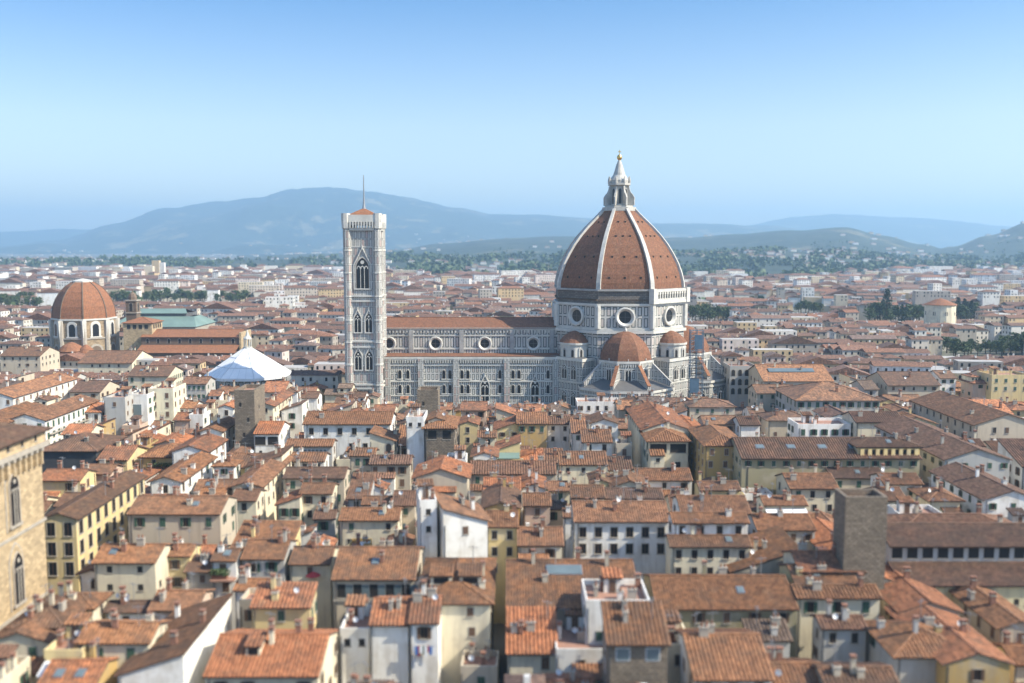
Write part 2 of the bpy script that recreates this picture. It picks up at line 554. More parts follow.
WCACHE = {}
def win_mesh(kind, w_, h_):
    key = (kind, round(w_, 2), round(h_, 2))
    if key in WCACHE:
        return WCACHE[key]
    mb = MB()
    a, f = w_ / 2, 0.14
    if kind in ('arch', 'loggia_arch'):
        mb.plate(arch(w_ + 0.5, h_ + 0.3), -0.07, 0.0, 'stone_trim')
        mb.plate(arch(w_, h_), -0.09, -0.01, 'dark')
    elif kind == 'gothic':
        mb.plate(arch(w_ + 0.7, h_ + 0.5, True), -0.12, 0.0, 'stone_trim')
        mb.plate(arch(w_, h_, True), -0.14, -0.01, 'glass')
    elif kind == 'open':
        mb.box(-a, a, -0.04, 0.0, 0, h_, 'dark')
        mb.box(-a - 0.15, a + 0.15, -0.12, 0.0, -0.18, 0, 'stone_trim')
    elif kind == 'pane':
        mb.box(-a - 0.1, a + 0.1, -0.06, 0.0, -0.1, h_ + 0.1, 'white_metal')
        mb.box(-a, a, -0.08, 0.0, 0, h_, 'skyglass')
    elif kind.startswith('closed'):
        mb.box(-a - f, a + f, -0.06, 0.0, -0.12, h_ + f, 'stone_trim')
        sm = 'green_shutter' if 'green' in kind else 'brown_shutter'
        mb.box(-a, -0.02, -0.11, 0.0, 0, h_, sm)
        mb.box(0.02, a, -0.11, 0.0, 0, h_, sm)
        mb.box(-a - 0.2, a + 0.2, -0.18, 0.0, -0.2, -0.12, 'stone_trim')
    else:
        mb.box(-a - f, -a, -0.08, 0.0, 0, h_, 'stone_trim')
        mb.box(a, a + f, -0.08, 0.0, 0, h_, 'stone_trim')
        mb.box(-a - f, a + f, -0.08, 0.0, h_, h_ + f, 'stone_trim')
        mb.box(-a - 0.22, a + 0.22, -0.2, 0.0, -0.16, 0, 'stone_trim')
        mb.box(-a, a, -0.025, 0.0, 0, h_, 'glass')
        mb.box(-0.04, 0.04, -0.05, 0.0, 0, h_, 'brown_shutter')
        if kind in ('green', 'brown'):
            sm = kind + '_shutter'
            mb.box(-a - w_ * 0.5, -a - 0.02, -0.13, -0.081, 0, h_, sm)
            mb.box(a + 0.02, a + w_ * 0.5, -0.13, -0.081, 0, h_, sm)
    me = mb.mesh('window')
    WCACHE[key] = me
    return me

CHIM = []
def chimneys():
    for k in range(4):
        mb = MB()
        w_, d_, h_ = [(0.8, 0.6, 1.5), (1.3, 0.6, 1.3), (0.6, 0.6, 1.9), (0.9, 0.9, 1.1)][k]
        mt = ['brick', 'stone_trim', 'plaster', 'plaster'][k]
        mb.box(-w_ / 2, w_ / 2, -d_ / 2, d_ / 2, -0.8, h_, mt)
        mb.box(-w_ / 2 - 0.1, w_ / 2 + 0.1, -d_ / 2 - 0.1, d_ / 2 + 0.1, h_, h_ + 0.12, 'stone_trim')
        if k in (0, 2):
            for sx in (-1, 1):
                mb.box(sx * w_ * 0.4 - 0.08, sx * w_ * 0.4 + 0.08, -d_ / 2, d_ / 2, h_ + 0.12, h_ + 0.5, 'brick')
            mb.prism([(-w_ / 2 - 0.12, -d_ / 2 - 0.12), (w_ / 2 + 0.12, -d_ / 2 - 0.12), (w_ / 2 + 0.12, d_ / 2 + 0.12), (-w_ / 2 - 0.12, d_ / 2 + 0.12)], h_ + 0.5, h_ + 0.62, 'brick')
        else:
            for sx in (-0.5, 0.5):
                mb.lathe([(0.16, h_ + 0.12), (0.13, h_ + 0.7)], 8, sx * w_ * 0.5, 0, m='brick')
        CHIM.append(mb.mesh('chimney'))
chimneys()

def dish_mesh():
    mb = MB()
    mb.bar((0, 0, -0.6), (0, 0, 0.9), 0.06, 0.06, 'metal')
    n = 10
    c = Vector((0, -0.25, 1.1))
    ring = [c + Vector((0.45 * math.cos(2 * PI * k / n), -0.1 + 0.12 * math.sin(2 * PI * k / n), 0.42 * math.sin(2 * PI * k / n))) for k in range(n)]
    back = [c + Vector((0, 0.12, 0))]
    vs = ring + back
    mb.solid(vs, [(k, (k + 1) % n, n) for k in range(n)], 'white_metal')
    mb.bar(c + Vector((0, 0.05, 0)), c + Vector((0, -0.45, 0)), 0.03, 0.03, 'metal')
    return mb.mesh('satellite_dish')
DISH = dish_mesh()

def antenna_mesh():
    mb = MB()
    mb.bar((0, 0, -0.8), (0, 0, 3.2), 0.09, 0.09, 'metal')
    mb.bar((-0.9, 0, 2.9), (0.9, 0, 2.9), 0.04, 0.04, 'metal')
    for k in range(6):
        x = -0.8 + k * 0.32
        mb.bar((x, -0.35, 2.9), (x, 0.35, 2.9), 0.03, 0.03, 'metal')
    return mb.mesh('antenna')
ANT = antenna_mesh()

# ------------------------------------------------------------------ tiled slopes
def slope(mb, A, B, C, D, pitch, m='tiles', th=0.2):
    """A,B the eave from left to right looking up the slope, C above B, D above A"""
    A, B, C, D = map(Vector, (A, B, C, D))
    U = (B - A)
    W_ = U.length
    u = U / W_
    top = (C + D) / 2 - A
    vdir = (top - u * top.dot(u))
    V_ = vdir.length
    v = vdir / V_
    n = u.cross(v).normalized()
    if n.z < 0:
        n = -n
    a = (D - A).dot(u)
    b = (C - A).dot(u)
    def vmax(x):
        r = 1.0
        if a > 0.01: r = min(r, x / a)
        if W_ - b > 0.01: r = min(r, (W_ - x) / (W_ - b))
        return max(0.0, r) * V_
    # slab (underside and edges)
    lo = [p - n * th for p in (A, B, C, D)]
    hi = [A, B, C, D]
    mb.solid(lo + hi, [(3, 2, 1, 0), (0, 1, 5, 4), (1, 2, 6, 5), (2, 3, 7, 6), (3, 0, 4, 7)], 'wood')
    if not pitch:
        mb.solid(hi, [(0, 1, 2, 3)], m)
        return
    cols = max(2, int(W_ / pitch))
    pt = W_ / cols
    h = pitch * 0.3
    xs = []
    for k in range(cols):
        x = k * pt
        xs += [(x, 0.0), (x + 0.15 * pt, h), (x + 0.5 * pt, h), (x + 0.65 * pt, 0.0)]
    xs.append((W_, 0.0))
    vs = []
    for x, hh in xs:
        vs.append(A + u * x + n * (hh + 0.004))
        vs.append(A + u * x + v * vmax(x) + n * (hh + 0.004))
    fs = [(2 * i, 2 * i + 2, 2 * i + 3, 2 * i + 1) for i in range(len(xs) - 1)]
    mb.solid(vs, fs, m)

RED = {'n': (0.255, 0.122, 0.058), 'o': (0.36, 0.145, 0.065), 'b': (0.18, 0.095, 0.057), 'g': (0.155, 0.108, 0.08)}
WC = {'W': (0.84, 0.82, 0.76), 'C': (0.74, 0.66, 0.48), 'Y': (0.70, 0.55, 0.27), 'O': (0.50, 0.34, 0.13), 'B': (0.56, 0.48, 0.36),
      'G': (0.46, 0.45, 0.42), 'P': (0.62, 0.45, 0.34), 'S': (0.27, 0.21, 0.15), 'L': (0.80, 0.74, 0.54), 'D': (0.06, 0.06, 0.06), 'V': (0.34, 0.30, 0.18)}
WNAME = {'W': 'white', 'C': 'cream', 'Y': 'yellow', 'O': 'ochre', 'B': 'beige', 'G': 'grey', 'P': 'pinkish', 'S': 'brown stone', 'L': 'pale yellow', 'D': 'dark', 'V': 'olive'}
RNAME = {'n': 'terracotta', 'o': 'bright orange', 'b': 'brown', 'g': 'weathered grey-brown'}
SL = 0.33

class House:
    pass

def roof_z(hs, x, y):
    """roof height at a local point"""
    w2, d2 = hs.w / 2, hs.d / 2
    t = hs.roof
    if t == 'gx': return hs.ze + SL * (d2 - abs(y))
    if t == 'gy': return hs.ze + SL * (w2 - abs(x))
    if t == 'hip': return hs.ze + SL * min(d2 - abs(y), w2 - abs(x))
    if t == 'sb': return hs.ze + SL * (y + d2)
    if t == 'sl': return hs.ze + SL * (w2 - x)
    if t == 'sr': return hs.ze + SL * (x + w2)
    return hs.ze

def top_z(hs):
    w2, d2 = hs.w / 2, hs.d / 2
    return {'gx': hs.ze + SL * d2, 'gy': hs.ze + SL * w2, 'hip': hs.ze + SL * min(w2, d2), 'sb': hs.ze + SL * hs.d,
            'sl': hs.ze + SL * hs.w, 'sr': hs.ze + SL * hs.w, 'flat': hs.ze + 1.0}[hs.roof]

def wall_geo(hs, mb, m):
    w2, d2, ze, t = hs.w / 2, hs.d / 2, hs.ze, hs.roof
    if t == 'gx':
        r = ze + SL * d2
        vs = [(-w2, -d2, 0), (w2, -d2, 0), (w2, d2, 0), (-w2, d2, 0), (-w2, -d2, ze), (w2, -d2, ze), (w2, d2, ze), (-w2, d2, ze), (-w2, 0, r), (w2, 0, r)]
        mb.solid(vs, [(0, 1, 5, 4), (1, 2, 6, 9, 5), (2, 3, 7, 6), (3, 0, 4, 8, 7), (4, 5, 9, 8), (6, 7, 8, 9)], m)
    elif t == 'gy':
        r = ze + SL * w2
        vs = [(-w2, -d2, 0), (w2, -d2, 0), (w2, d2, 0), (-w2, d2, 0), (-w2, -d2, ze), (w2, -d2, ze), (w2, d2, ze), (-w2, d2, ze), (0, -d2, r), (0, d2, r)]
        mb.solid(vs, [(0, 1, 5, 8, 4), (1, 2, 6, 5), (2, 3, 7, 9, 6), (3, 0, 4, 7), (5, 6, 9, 8), (7, 4, 8, 9)], m)
    else:
        z = [ze] * 4
        if t == 'sb': z = [ze, ze, ze + SL * hs.d, ze + SL * hs.d]
        if t == 'sl': z = [ze + SL * hs.w, ze, ze, ze + SL * hs.w]
        if t == 'sr': z = [ze, ze + SL * hs.w, ze + SL * hs.w, ze]
        mb.prism([(-w2, -d2), (w2, -d2), (w2, d2), (-w2, d2)], 0, ze, m, z1s=z)
        if t == 'flat':
            mb.m[-1] = mb.mi('terrace')

def roof_geo(hs, mb, m, pitch, oe=0.7, og=0.35):
    w2, d2, t = hs.w / 2, hs.d / 2, hs.roof
    L = 0.2 + 0.02
    if t == 'gx':
        e = d2 + oe; ze = hs.ze - SL * oe + L; r = hs.ze + SL * d2 + L; x = w2 + og
        slope(mb, (-x, -e, ze), (x, -e, ze), (x, 0, r), (-x, 0, r), pitch, m)
        slope(mb, (x, e, ze), (-x, e, ze), (-x, 0, r), (x, 0, r), pitch, m)
        mb.bar((-x, 0, r + 0.06), (x, 0, r + 0.06), 0.4, 0.2, m)
    elif t == 'gy':
        e = w2 + oe; ze = hs.ze - SL * oe + L; r = hs.ze + SL * w2 + L; y = d2 + og
        slope(mb, (e, -y, ze), (e, y, ze), (0, y, r), (0, -y, r), pitch, m)
        slope(mb, (-e, y, ze), (-e, -y, ze), (0, -y, r), (0, y, r), pitch, m)
        mb.bar((0, -y, r + 0.06), (0, y, r + 0.06), 0.4, 0.2, m)
    elif t == 'hip':
        ex, ey = w2 + oe, d2 + oe
        ze = hs.ze - SL * oe + L
        k = min(ex, ey)
        r = ze + SL * k
        a, b = ex - k, ey - k
        cs = [(-ex, -ey, ze), (ex, -ey, ze), (ex, ey, ze), (-ex, ey, ze)]
        ts = [(-a, -b, r), (a, -b, r), (a, b, r), (-a, b, r)]
        for i in range(4):
            j = (i + 1) % 4
            slope(mb, cs[i], cs[j], ts[j], ts[i], pitch, m)
        for i in range(4):
            mb.bar(Vector(cs[i]) + Vector((0, 0, .06)), Vector(ts[i]) + Vector((0, 0, .06)), 0.35, 0.18, m)
        if a > 0.1: mb.bar((-a, 0, r + 0.06), (a, 0, r + 0.06), 0.4, 0.2, m)
        if b > 0.1: mb.bar((0, -b, r + 0.06), (0, b, r + 0.06), 0.4, 0.2, m)
    elif t == 'sb':
        z0 = hs.ze - SL * oe + L; z1 = hs.ze + SL * (hs.d + 0.2) + L; x = w2 + og
        slope(mb, (-x, -d2 - oe, z0), (x, -d2 - oe, z0), (x, d2 + 0.2, z1), (-x, d2 + 0.2, z1), pitch, m)
    elif t == 'sl':
        z0 = hs.ze - SL * oe + L; z1 = hs.ze + SL * (hs.w + 0.2) + L; y = d2 + og
        slope(mb, (w2 + oe, -y, z0), (w2 + oe, y, z0), (-w2 - 0.2, y, z1), (-w2 - 0.2, -y, z1), pitch, m)
    elif t == 'sr':
        z0 = hs.ze - SL * oe + L; z1 = hs.ze + SL * (hs.w + 0.2) + L; y = d2 + og
        slope(mb, (-w2 - oe, y, z0), (-w2 - oe, -y, z0), (w2 + 0.2, -y, z1), (w2 + 0.2, y, z1), pitch, m)
    else:
        p = 0.25; h = 0.9
        z = hs.ze
        mb.box(-w2, w2, -d2, -d2 + p, z + .002, z + h, 'plaster')
        mb.box(-w2, w2, d2 - p, d2, z + .002, z + h, 'plaster')
        mb.box(-w2, -w2 + p, -d2 + p, d2 - p, z + .002, z + h, 'plaster')
        mb.box(w2 - p, w2, -d2 + p, d2 - p, z + .002, z + h, 'plaster')

def hull(hs):
    """simple outline in world space for visibility tests"""
    c, s = math.cos(hs.rot), math.sin(hs.rot)
    mb = MB()
    wall_geo(hs, mb, 'plaster')
    return [(hs.cx + x * c - y * s, hs.cy + x * s + y * c, z) for x, y, z in mb.v], mb.f

HOUSES = []
PROT = []           # (x0, x1, y0, y1, Y): picture regions of facades that must stay visible
BLOCK = []          # footprints

def mk(cx, cy, w_, d_, ze, roof, wall, rc, rot=0.0, **kw):
    hs = House()
    hs.cx, hs.cy, hs.w, hs.d, hs.ze, hs.roof, hs.wall, hs.rc, hs.rot = cx, cy, w_, d_, ze, roof, wall, rc, rot
    hs.kw = kw
    hs.label = kw.get('label')
    hs.short = kw.get('short')
    hs.infill = kw.get('infill', False)
    hs.rowz = kw.get('rows')
    return hs

def b(xl, xr, ye, ze, roof, wall, rc, label, short=None, yr=None, D=None, rot=0.0, vis=14, **kw):
    """house whose front eave runs from xl to xr at picture height ye, at eave height ze"""
    X, Y, t = P((xl + xr) / 2, ye, ze)
    x0, x1 = (xl - 512) / FPX * t, (xr - 512) / FPX * t
    if yr is not None:
        k, rs = (0.5, 0.5) if roof in ('gx', 'hip') else (1.0, 1.0)
        best = None
        D0 = 4.0
        while D0 < 36:
            pz = ze + SL * D0 * rs
            py = proj(X, Y + D0 * k, pz)[1]
            if best is None or abs(py - yr) < best[0]:
                best = (abs(py - yr), D0)
            D0 += 0.5
        D = best[1]
    hs = mk((x0 + x1) / 2, Y + D / 2, x1 - x0, D, ze, roof, wall, rc, R(rot), label=label, short=short, **kw)
    HOUSES.append(hs)
    PROT.append((xl, xr, ye - (ye - (yr or ye - 6)), ye + vis, Y))
    return hs

# ================================================================== hand placed houses, picture left to right, far to near
# args: left, right, eave (picture), eave height, roof form, wall paint, roof colour, label
# --- left, beyond the tower street
b(-26, 13, 398, 20, 'gy', 'W', 'n', 'long white palace with a sunlit side wall of small windows near the ribbed orange dome', 'the long white palace', D=48, vis=30, side=('R', 10, 3))
b(-40, 4, 424, 20, 'gy', 'W', 'n', 'plain white house with sunlit flank just below the long white palace', 'the plain white flank house', D=26, side=('R', 5, 2))
b(6, 45, 421, 20, 'gy', 'W', 'n', 'white balconied house with two long rows of dark windows on its sunlit flank', 'the white balconied house', D=37, vis=40, side=('R', 11, 3), balcony='R')
b(39, 96, 451, 19, 'hip', 'D', 'b', 'house wrapped in dark netting under a low hipped brown roof', 'the dark netted house', yr=433, vis=20, nowin=True, dark=True)
b(98, 127, 460, 17, 'gx', 'Y', 'o', 'low house with very bright orange tiles and a white awning below', 'the bright orange roof', yr=446, vis=6)
b(141, 186, 457, 17, 'hip', 'O', 'n', 'hipped house with terrace greenery hanging under its terracotta eaves', 'the green terrace house', yr=444, vis=8, terrace_green=True)
b(172, 207, 452, 19, 'gy', 'W', 'o', 'gabled house with a fresh orange roof beside the hipped green-terrace house', 'the fresh orange gable', D=16, vis=10)
b(104, 125, 400, 22, 'flat', 'G', 'n', 'plain grey-white modern block with one square window', 'the grey-white block', D=12, vis=18, rows=[(1, 1)])
b(126, 147, 397, 22, 'flat', 'W', 'n', 'bright white modern block with a tall stair window', 'the stair-window block', D=12, vis=24, tall=True)
b(148, 173, 391, 23, 'flat', 'L', 'n', 'pale yellow flat-topped block with scattered small windows', 'the pale yellow block', D=13, vis=26, rows=[(2, 3)], wk='closed_brown')
b(176, 194, 408, 16, 'gx', 'W', 'n', 'small white house tucked right of the pale yellow block', yr=401, vis=6)
b(189, 203, 417, 16, 'flat', 'W', 'n', 'tiny flat white house below the small white gabled one', D=8, vis=10)
b(174, 190, 420, 15, 'gx', 'P', 'o', 'small pinkish house with bright orange roof under the pale yellow block', yr=413, vis=6)
b(182, 206, 384, 21, 'gx', 'G', 'b', 'grey house with two rows of square windows left of the white tent', 'the grey square-windowed house', yr=377, vis=18, rows=[(5, 2)])
b(128, 168, 376, 20, 'gx', 'C', 'b', 'long cream house with brown roof between the ribbed dome and the white tent', 'the long cream house', yr=366, vis=10, side=('R', 8, 2))
b(78, 132, 363, 13, 'gx', 'C', 'n', 'low cream cloister wing with long terracotta roof before the ribbed dome', 'the cloister wing', yr=351, vis=8)
b(60, 100, 412, 18, 'hip', 'W', 'o', 'white house with a glowing orange hipped roof beside the white balconied house', yr=402, vis=6)
b(70, 100, 392, 17, 'gx', 'B', 'b', 'beige house behind the white balconied house with a brown roof', yr=381, vis=6)
# --- street behind the stone tower
b(0, 40, 356, 16, 'gx', 'B', 'n', 'beige house at the foot of the ribbed dome, left side', yr=347)
b(258, 273, 406, 22, 'gy', 'C', 'o', 'narrow cream street house directly right of the square stone tower', 'the narrow cream house', D=26, vis=26, side=('R', 5, 3))
b(262, 284, 392, 20, 'gx', 'B', 'o', 'beige house with a bright orange roof behind the square stone tower', yr=382, vis=8, side=('R', 3, 3))
b(283, 297, 392, 20, 'hip', 'W', 'b', 'slim white house with hipped brown roof and one window near the bell tower', 'the slim white hipped house', yr=386, vis=12, rows=[(1, 1)])
b(298, 317, 398, 17, 'gx', 'W', 'b', 'white house with low brown roof left of the bell tower foot', yr=392, vis=8)
b(281, 302, 411, 19, 'sr', 'W', 'n', 'white house with a leaning terracotta roof and small arched window below the bell tower', 'the leaning-roof white house', D=10, vis=18)
b(218, 233, 408, 18, 'gy', 'W', 'o', 'white house with orange gable immediately left of the stone tower', 'the orange gable by the tower', D=22, vis=24, side=('R', 4, 3))
b(200, 222, 432, 18, 'gy', 'W', 'n', 'white gabled house with sunlit flank in front of the stone tower', D=18, vis=16, side=('R', 4, 3))
b(196, 208, 445, 17, 'gy', 'Y', 'n', 'small yellow-trimmed gable house low in the row by the stone tower', D=12, vis=8)
b(304, 390, 424, 20, 'gx', 'W', 'n', 'long white house with six small windows under a sunlit terracotta roof', 'the six-windowed white house', yr=412, vis=30, rows=[(6, 1), (3, 1)], plainw=True)
b(370, 394, 441, 18, 'sl', 'C', 'n', 'small tan house with one arched opening before the six-windowed white house', 'the arched tan house', D=10, vis=14, archw=True)
b(254, 279, 434, 18, 'gx', 'W', 'o', 'white house with a wide loggia opening under mottled orange tiles', 'the loggia white house', yr=422, vis=8, loggia=2)
b(286, 332, 446, 17, 'gx', 'G', 'n', 'grey house with a long glazed window band under its eaves', 'the glazed-band house', yr=440, vis=10, glazed=True)
b(284, 324, 461, 17, 'gx', 'W', 'n', 'low white house right in front of the glazed-band house', yr=453, vis=7)
b(284, 344, 478, 17, 'gx', 'B', 'b', 'long brown-roofed house two rows before the glazed-band house', 'the long brown-roofed house', yr=468, vis=10)
b(214, 234, 466, 18, 'hip', 'W', 'n', 'white hipped house with one dark window left of the mottled orange loggia', yr=460, vis=9, rows=[(1, 1)])
b(245, 282, 468, 17, 'sr', 'C', 'n', 'cream house with roof climbing toward the loggia white house', D=12, vis=8)
b(232, 261, 487, 18, 'gy', 'C', 'n', 'cream house with long bright white flank facing the morning sun', 'the bright-flanked cream house', D=30, vis=20, side=('R', 7, 2))
b(232, 256, 500, 17, 'gx', 'C', 'b', 'cream house front with a single window below the bright-flanked house', yr=490, vis=20, rows=[(1, 1)])
b(197, 222, 500, 16, 'gx', 'P', 'n', 'pinkish house with flat ridge left of the cream single-window house', yr=489, vis=8)
b(278, 300, 505, 16, 'sr', 'C', 'o', 'small cream house with an orange half roof above the garden pots', yr=None, D=9, vis=14, rows=[(2, 1)])
b(300, 332, 493, 18, 'gx', 'C', 'n', 'cream house with two stacked terracotta roofs and shadowed openings', yr=484, vis=12)
b(348, 368, 498, 17, 'sb', 'G', 'b', 'grey lean-to house with one skylight left of the big beige gable', yr=474, vis=8, skylight=1)
b(350, 374, 456, 17, 'gx', 'B', 'n', 'beige house with a dark opening left of the arched tan house', yr=449, vis=10)
b(370, 410, 464, 17, 'gx', 'B', 'b', 'low beige house with weathered roof below the arched tan house', yr=456, vis=8)
b(362, 390, 504, 17, 'gx', 'W', 'n', 'small white house just right of the long brown-roofed house', yr=497, vis=8)
b(340, 398, 520, 17, 'gx', 'C', 'n', 'cream house with one skylight above the glazed loggia house', yr=509, vis=8, skylight=1)
b(393, 415, 505, 18, 'gx', 'B', 'b', 'square beige house left of the big grey gable wall', yr=492, vis=10)
# --- middle, before the nave
b(406, 424, 420, 24, 'flat', 'W', 'n', 'tall bare white tower house with four tiny windows', 'the bare white tower house', D=11, vis=36, rows=[(2, 1)], tiny=True)
b(425, 454, 428, 22, 'hip', 'S', 'n', 'square rubble-stone tower house with dark loggia windows under a pyramid roof', 'the rubble tower house', yr=413, vis=24, rows=[(2, 1)], openw=True)
b(459, 478, 425, 17, 'gy', 'Y', 'o', 'small yellow gabled house right of the rubble tower house', D=12, vis=14)
b(462, 486, 410, 16, 'gx', 'P', 'o', 'pinkish house with an orange roof close under the nave wall', yr=402, vis=6)
b(478, 496, 437, 17, 'gx', 'C', 'n', 'narrow cream house right of the small yellow gable', yr=431, vis=8)
b(495, 522, 430, 17, 'sr', 'Y', 'o', 'yellow house whose orange roof rises to the right near the turquoise awning', D=12, vis=10)
b(517, 547, 424, 19, 'gx', 'O', 'n', 'ochre-brown house with three dark windows in a row below the nave', 'the ochre three-windowed house', yr=413, vis=20, rows=[(3, 1)])
b(547, 571, 424, 18, 'gx', 'W', 'b', 'white house with irregular windows joined to the ochre three-windowed house', 'the irregular white house', yr=417, vis=20, rows=[(2, 2)])
b(572, 586, 433, 18, 'gx', 'W', 'n', 'narrow white house with tall orange roof and one window', yr=419, vis=14, rows=[(1, 1)])
b(582, 612, 442, 17, 'gx', 'W', 'n', 'white house with two low windows and broad roof left of the loggia villa', 'the two-window white house', yr=430, vis=10, rows=[(2, 1)])
b(590, 618, 424, 19, 'gy', 'W', 'b', 'white stepped house with brown pitched cap before the cathedral apse', D=12, vis=14)
b(577, 620, 404, 14, 'flat', 'W', 'n', 'low white terrace block against the cathedral apse', D=9, vis=8)
b(618, 634, 409, 16, 'gx', 'B', 'n', 'small beige house under the apse beside the domed yellow bay', yr=401, vis=6)
b(636, 657, 409, 18, 'hip', 'Y', 'n', 'yellow octagon-like bay house at the foot of the cathedral apse', 'the yellow apse bay', yr=400, vis=8)
b(690, 735, 407, 18, 'hip', 'B', 'b', 'beige house with two dark windows and hipped brown roof below the scaffold', 'the beige scaffold-side house', yr=399, vis=14, rows=[(3, 1)])
b(473, 496, 457, 17, 'gy', 'W', 'o', 'little white gable house with a dark door and window', 'the little white gable', D=10, vis=10, rows=[(2, 1)])
b(497, 520, 450, 16, 'sr', 'Y', 'o', 'yellow side-roofed house with a turquoise awning', D=10, vis=8, teal=True)
b(470, 556, 474, 16, 'gx', 'B', 'b', 'very long low roof with shadowed eaves in the middle of town', 'the very long low roof', yr=462, vis=6)
b(560, 607, 465, 17, 'gx', 'C', 'n', 'cream house with one wide dark window under a broad terracotta roof', 'the broad-roofed cream house', yr=452, vis=11, rows=[(3, 1)])
b(415, 467, 478, 19, 'gy', 'B', 'o', 'large blank beige gable wall with orange roof edges', 'the blank beige gable', D=13, vis=26, nowin=True)
b(446, 466, 463, 17, 'flat', 'W', 'n', 'grey-white flat terrace house behind the blank beige gable', D=8, vis=8)
b(520, 545, 489, 16, 'gy', 'W', 'o', 'low white gable behind two brown roofs in the crowded centre', D=11, vis=8)
b(484, 520, 490, 17, 'gx', 'O', 'o', 'orange-roofed house crossing below the very long low roof', yr=478, vis=8)
b(524, 550, 505, 17, 'gx', 'P', 'n', 'pinkish house with a cream front between two dark gaps', yr=494, vis=10)
b(484, 518, 508, 17, 'gy', 'O', 'b', 'deep brown-ridged house running back in the crowded centre', D=20, vis=6)
b(572, 604, 497, 17, 'gx', 'B', 'n', 'beige house with tidy terracotta roof left of the twin-ridge house', yr=486, vis=8)
b(592, 612, 484, 16, 'gy', 'Y', 'n', 'small yellow gable with a white edge behind the twin-ridge house', D=10, vis=8)
b(549, 573, 490, 15, 'gx', 'C', 'n', 'cream cottage-like house with a skylight among dark roofs', yr=482, vis=6, skylight=1)
# --- right of the middle
b(649, 688, 441, 20, 'hip', 'C', 'n', 'cream villa with deep dark loggia openings under a hipped roof', 'the loggia villa', yr=428, vis=28, loggia=2)
b(643, 690, 430, 21, 'gy', 'C', 'o', 'gabled cream hall with orange roof and a dark shaded flank', 'the orange-roofed hall', D=34, vis=16, side=('L', 8, 1))
b(686, 707, 434, 18, 'gy', 'C', 'o', 'cream gable house with bright orange roof right of the orange-roofed hall', D=24, vis=16)
b(705, 746, 446, 21, 'hip', 'O', 'n', 'ochre house with shuttered windows on its shaded flank', 'the ochre flank house', D=24, vis=30, side=('L', 5, 3), wk='closed_brown')
b(742, 920, 458, 20, 'gx', 'V', 'b', 'very long palace roof with a row of skylights along its slope', 'the skylit palace', yr=438, vis=16, skylight=5, rows=[(14, 1)])
b(745, 786, 471, 16, 'gx', 'W', 'n', 'white house with two windows standing before the skylit palace', 'the white two-window house', yr=461, vis=16, rows=[(2, 1)])
b(637, 692, 480, 15, 'gx', 'W', 'n', 'white house with long terracotta roof below the loggia villa', yr=469, vis=8)
b(606, 663, 498, 16, 'gx', 'W', 'b', 'wide low brown roof right behind the shaded white palazzo', 'the twin-ridge house', yr=489, vis=5)
b(612, 648, 487, 16, 'gy', 'C', 'n', 'cream gable house behind the wide low brown roof', D=10, vis=6)
b(682, 750, 513, 17, 'gx', 'W', 'n', 'white house with spreading terracotta roof left of the striped awning house', yr=497, vis=9, rows=[(4, 1)])
b(764, 807, 505, 16, 'gx', 'C', 'n', 'house with a long white awning stretched under its eaves', 'the white awning house', yr=497, vis=14, awning=True)
b(700, 740, 490, 15, 'gx', 'Y', 'n', 'yellow-walled house sunk between the ochre flank house and the awning house', yr=482, vis=6)
b(798, 851, 427, 17, 'flat', 'W', 'n', 'low white flat-roofed block with four square windows above the skylit palace', 'the low white block', D=11, vis=10, rows=[(5, 1)])
b(856, 904, 422, 19, 'gx', 'C', 'b', 'pale cream house with a single window under a long brown roof', 'the pale one-window house', yr=412, vis=14, rows=[(1, 1)])
b(897, 936, 424, 18, 'gy', 'Y', 'n', 'stepped yellow house with sunny parapets right of the pale one-window house', 'the stepped yellow house', D=10, vis=12)
b(858, 920, 447, 22.5, 'hip', 'Y', 'b', 'rooftop loggia with a row of yellow pillars on the skylit palace', 'the pillared loggia', D=8, vis=9, pillars=8)
b(945, 1010, 460, 20, 'gy', 'G', 'b', 'long street house with shaded dark flank and broad brown roof', 'the shaded street house', D=44, vis=30, side=('L', 10, 2))
b(975, 1040, 425, 20, 'gy', 'B', 'b', 'long brown-roofed house receding behind the shaded street house', 'the receding brown house', D=44, vis=12, side=('L', 9, 2))
b(992, 1030, 377, 21, 'flat', 'Y', 'n', 'sunny yellow house with two rows of green shutters', 'the green-shuttered house', D=12, vis=22, rows=[(4, 2)], wk='closed_green')
b(730, 757, 368, 21, 'flat', 'G', 'n', 'grey four-storey house with rows of arched openings right of the apse', 'the arched grey house', D=14, vis=36, rows=[(4, 3)], archw=True)
b(756, 774, 373, 20, 'gy', 'W', 'n', 'white stepped house joined to the arched grey house', 'the stepped white house', D=12, vis=16, rows=[(4, 1)])
b(757, 797, 393, 18, 'gx', 'B', 'n', 'beige house with big sunlit roof right of the arched grey house', yr=385, vis=8)
b(764, 833, 381, 19, 'gx', 'B', 'n', 'hall with a long strip of glass skylight along its roof', 'the glass-strip hall', yr=365, vis=8, longsky=True)
b(797, 880, 400, 20, 'hip', 'G', 'n', 'wide grey palace with tall dark windows under a spreading hipped roof', 'the wide grey palace', yr=382, vis=14, rows=[(10, 1)])
b(888, 940, 385, 19, 'gx', 'B', 'b', 'plain beige house with one doorway under a double brown roof', yr=372, vis=8)
b(940, 956, 378, 19, 'gx', 'W', 'n', 'narrow white house with four windows left of the green-shuttered house', yr=371, vis=14, rows=[(2, 2)])
b(973, 990, 383, 18, 'hip', 'P', 'o', 'pinkish house with small red hipped roof beside the green-shuttered house', yr=377, vis=12)
b(740, 760, 425, 16, 'gx', 'W', 'b', 'white house with brown roof between the beige scaffold-side house and the low block', yr=417, vis=8)
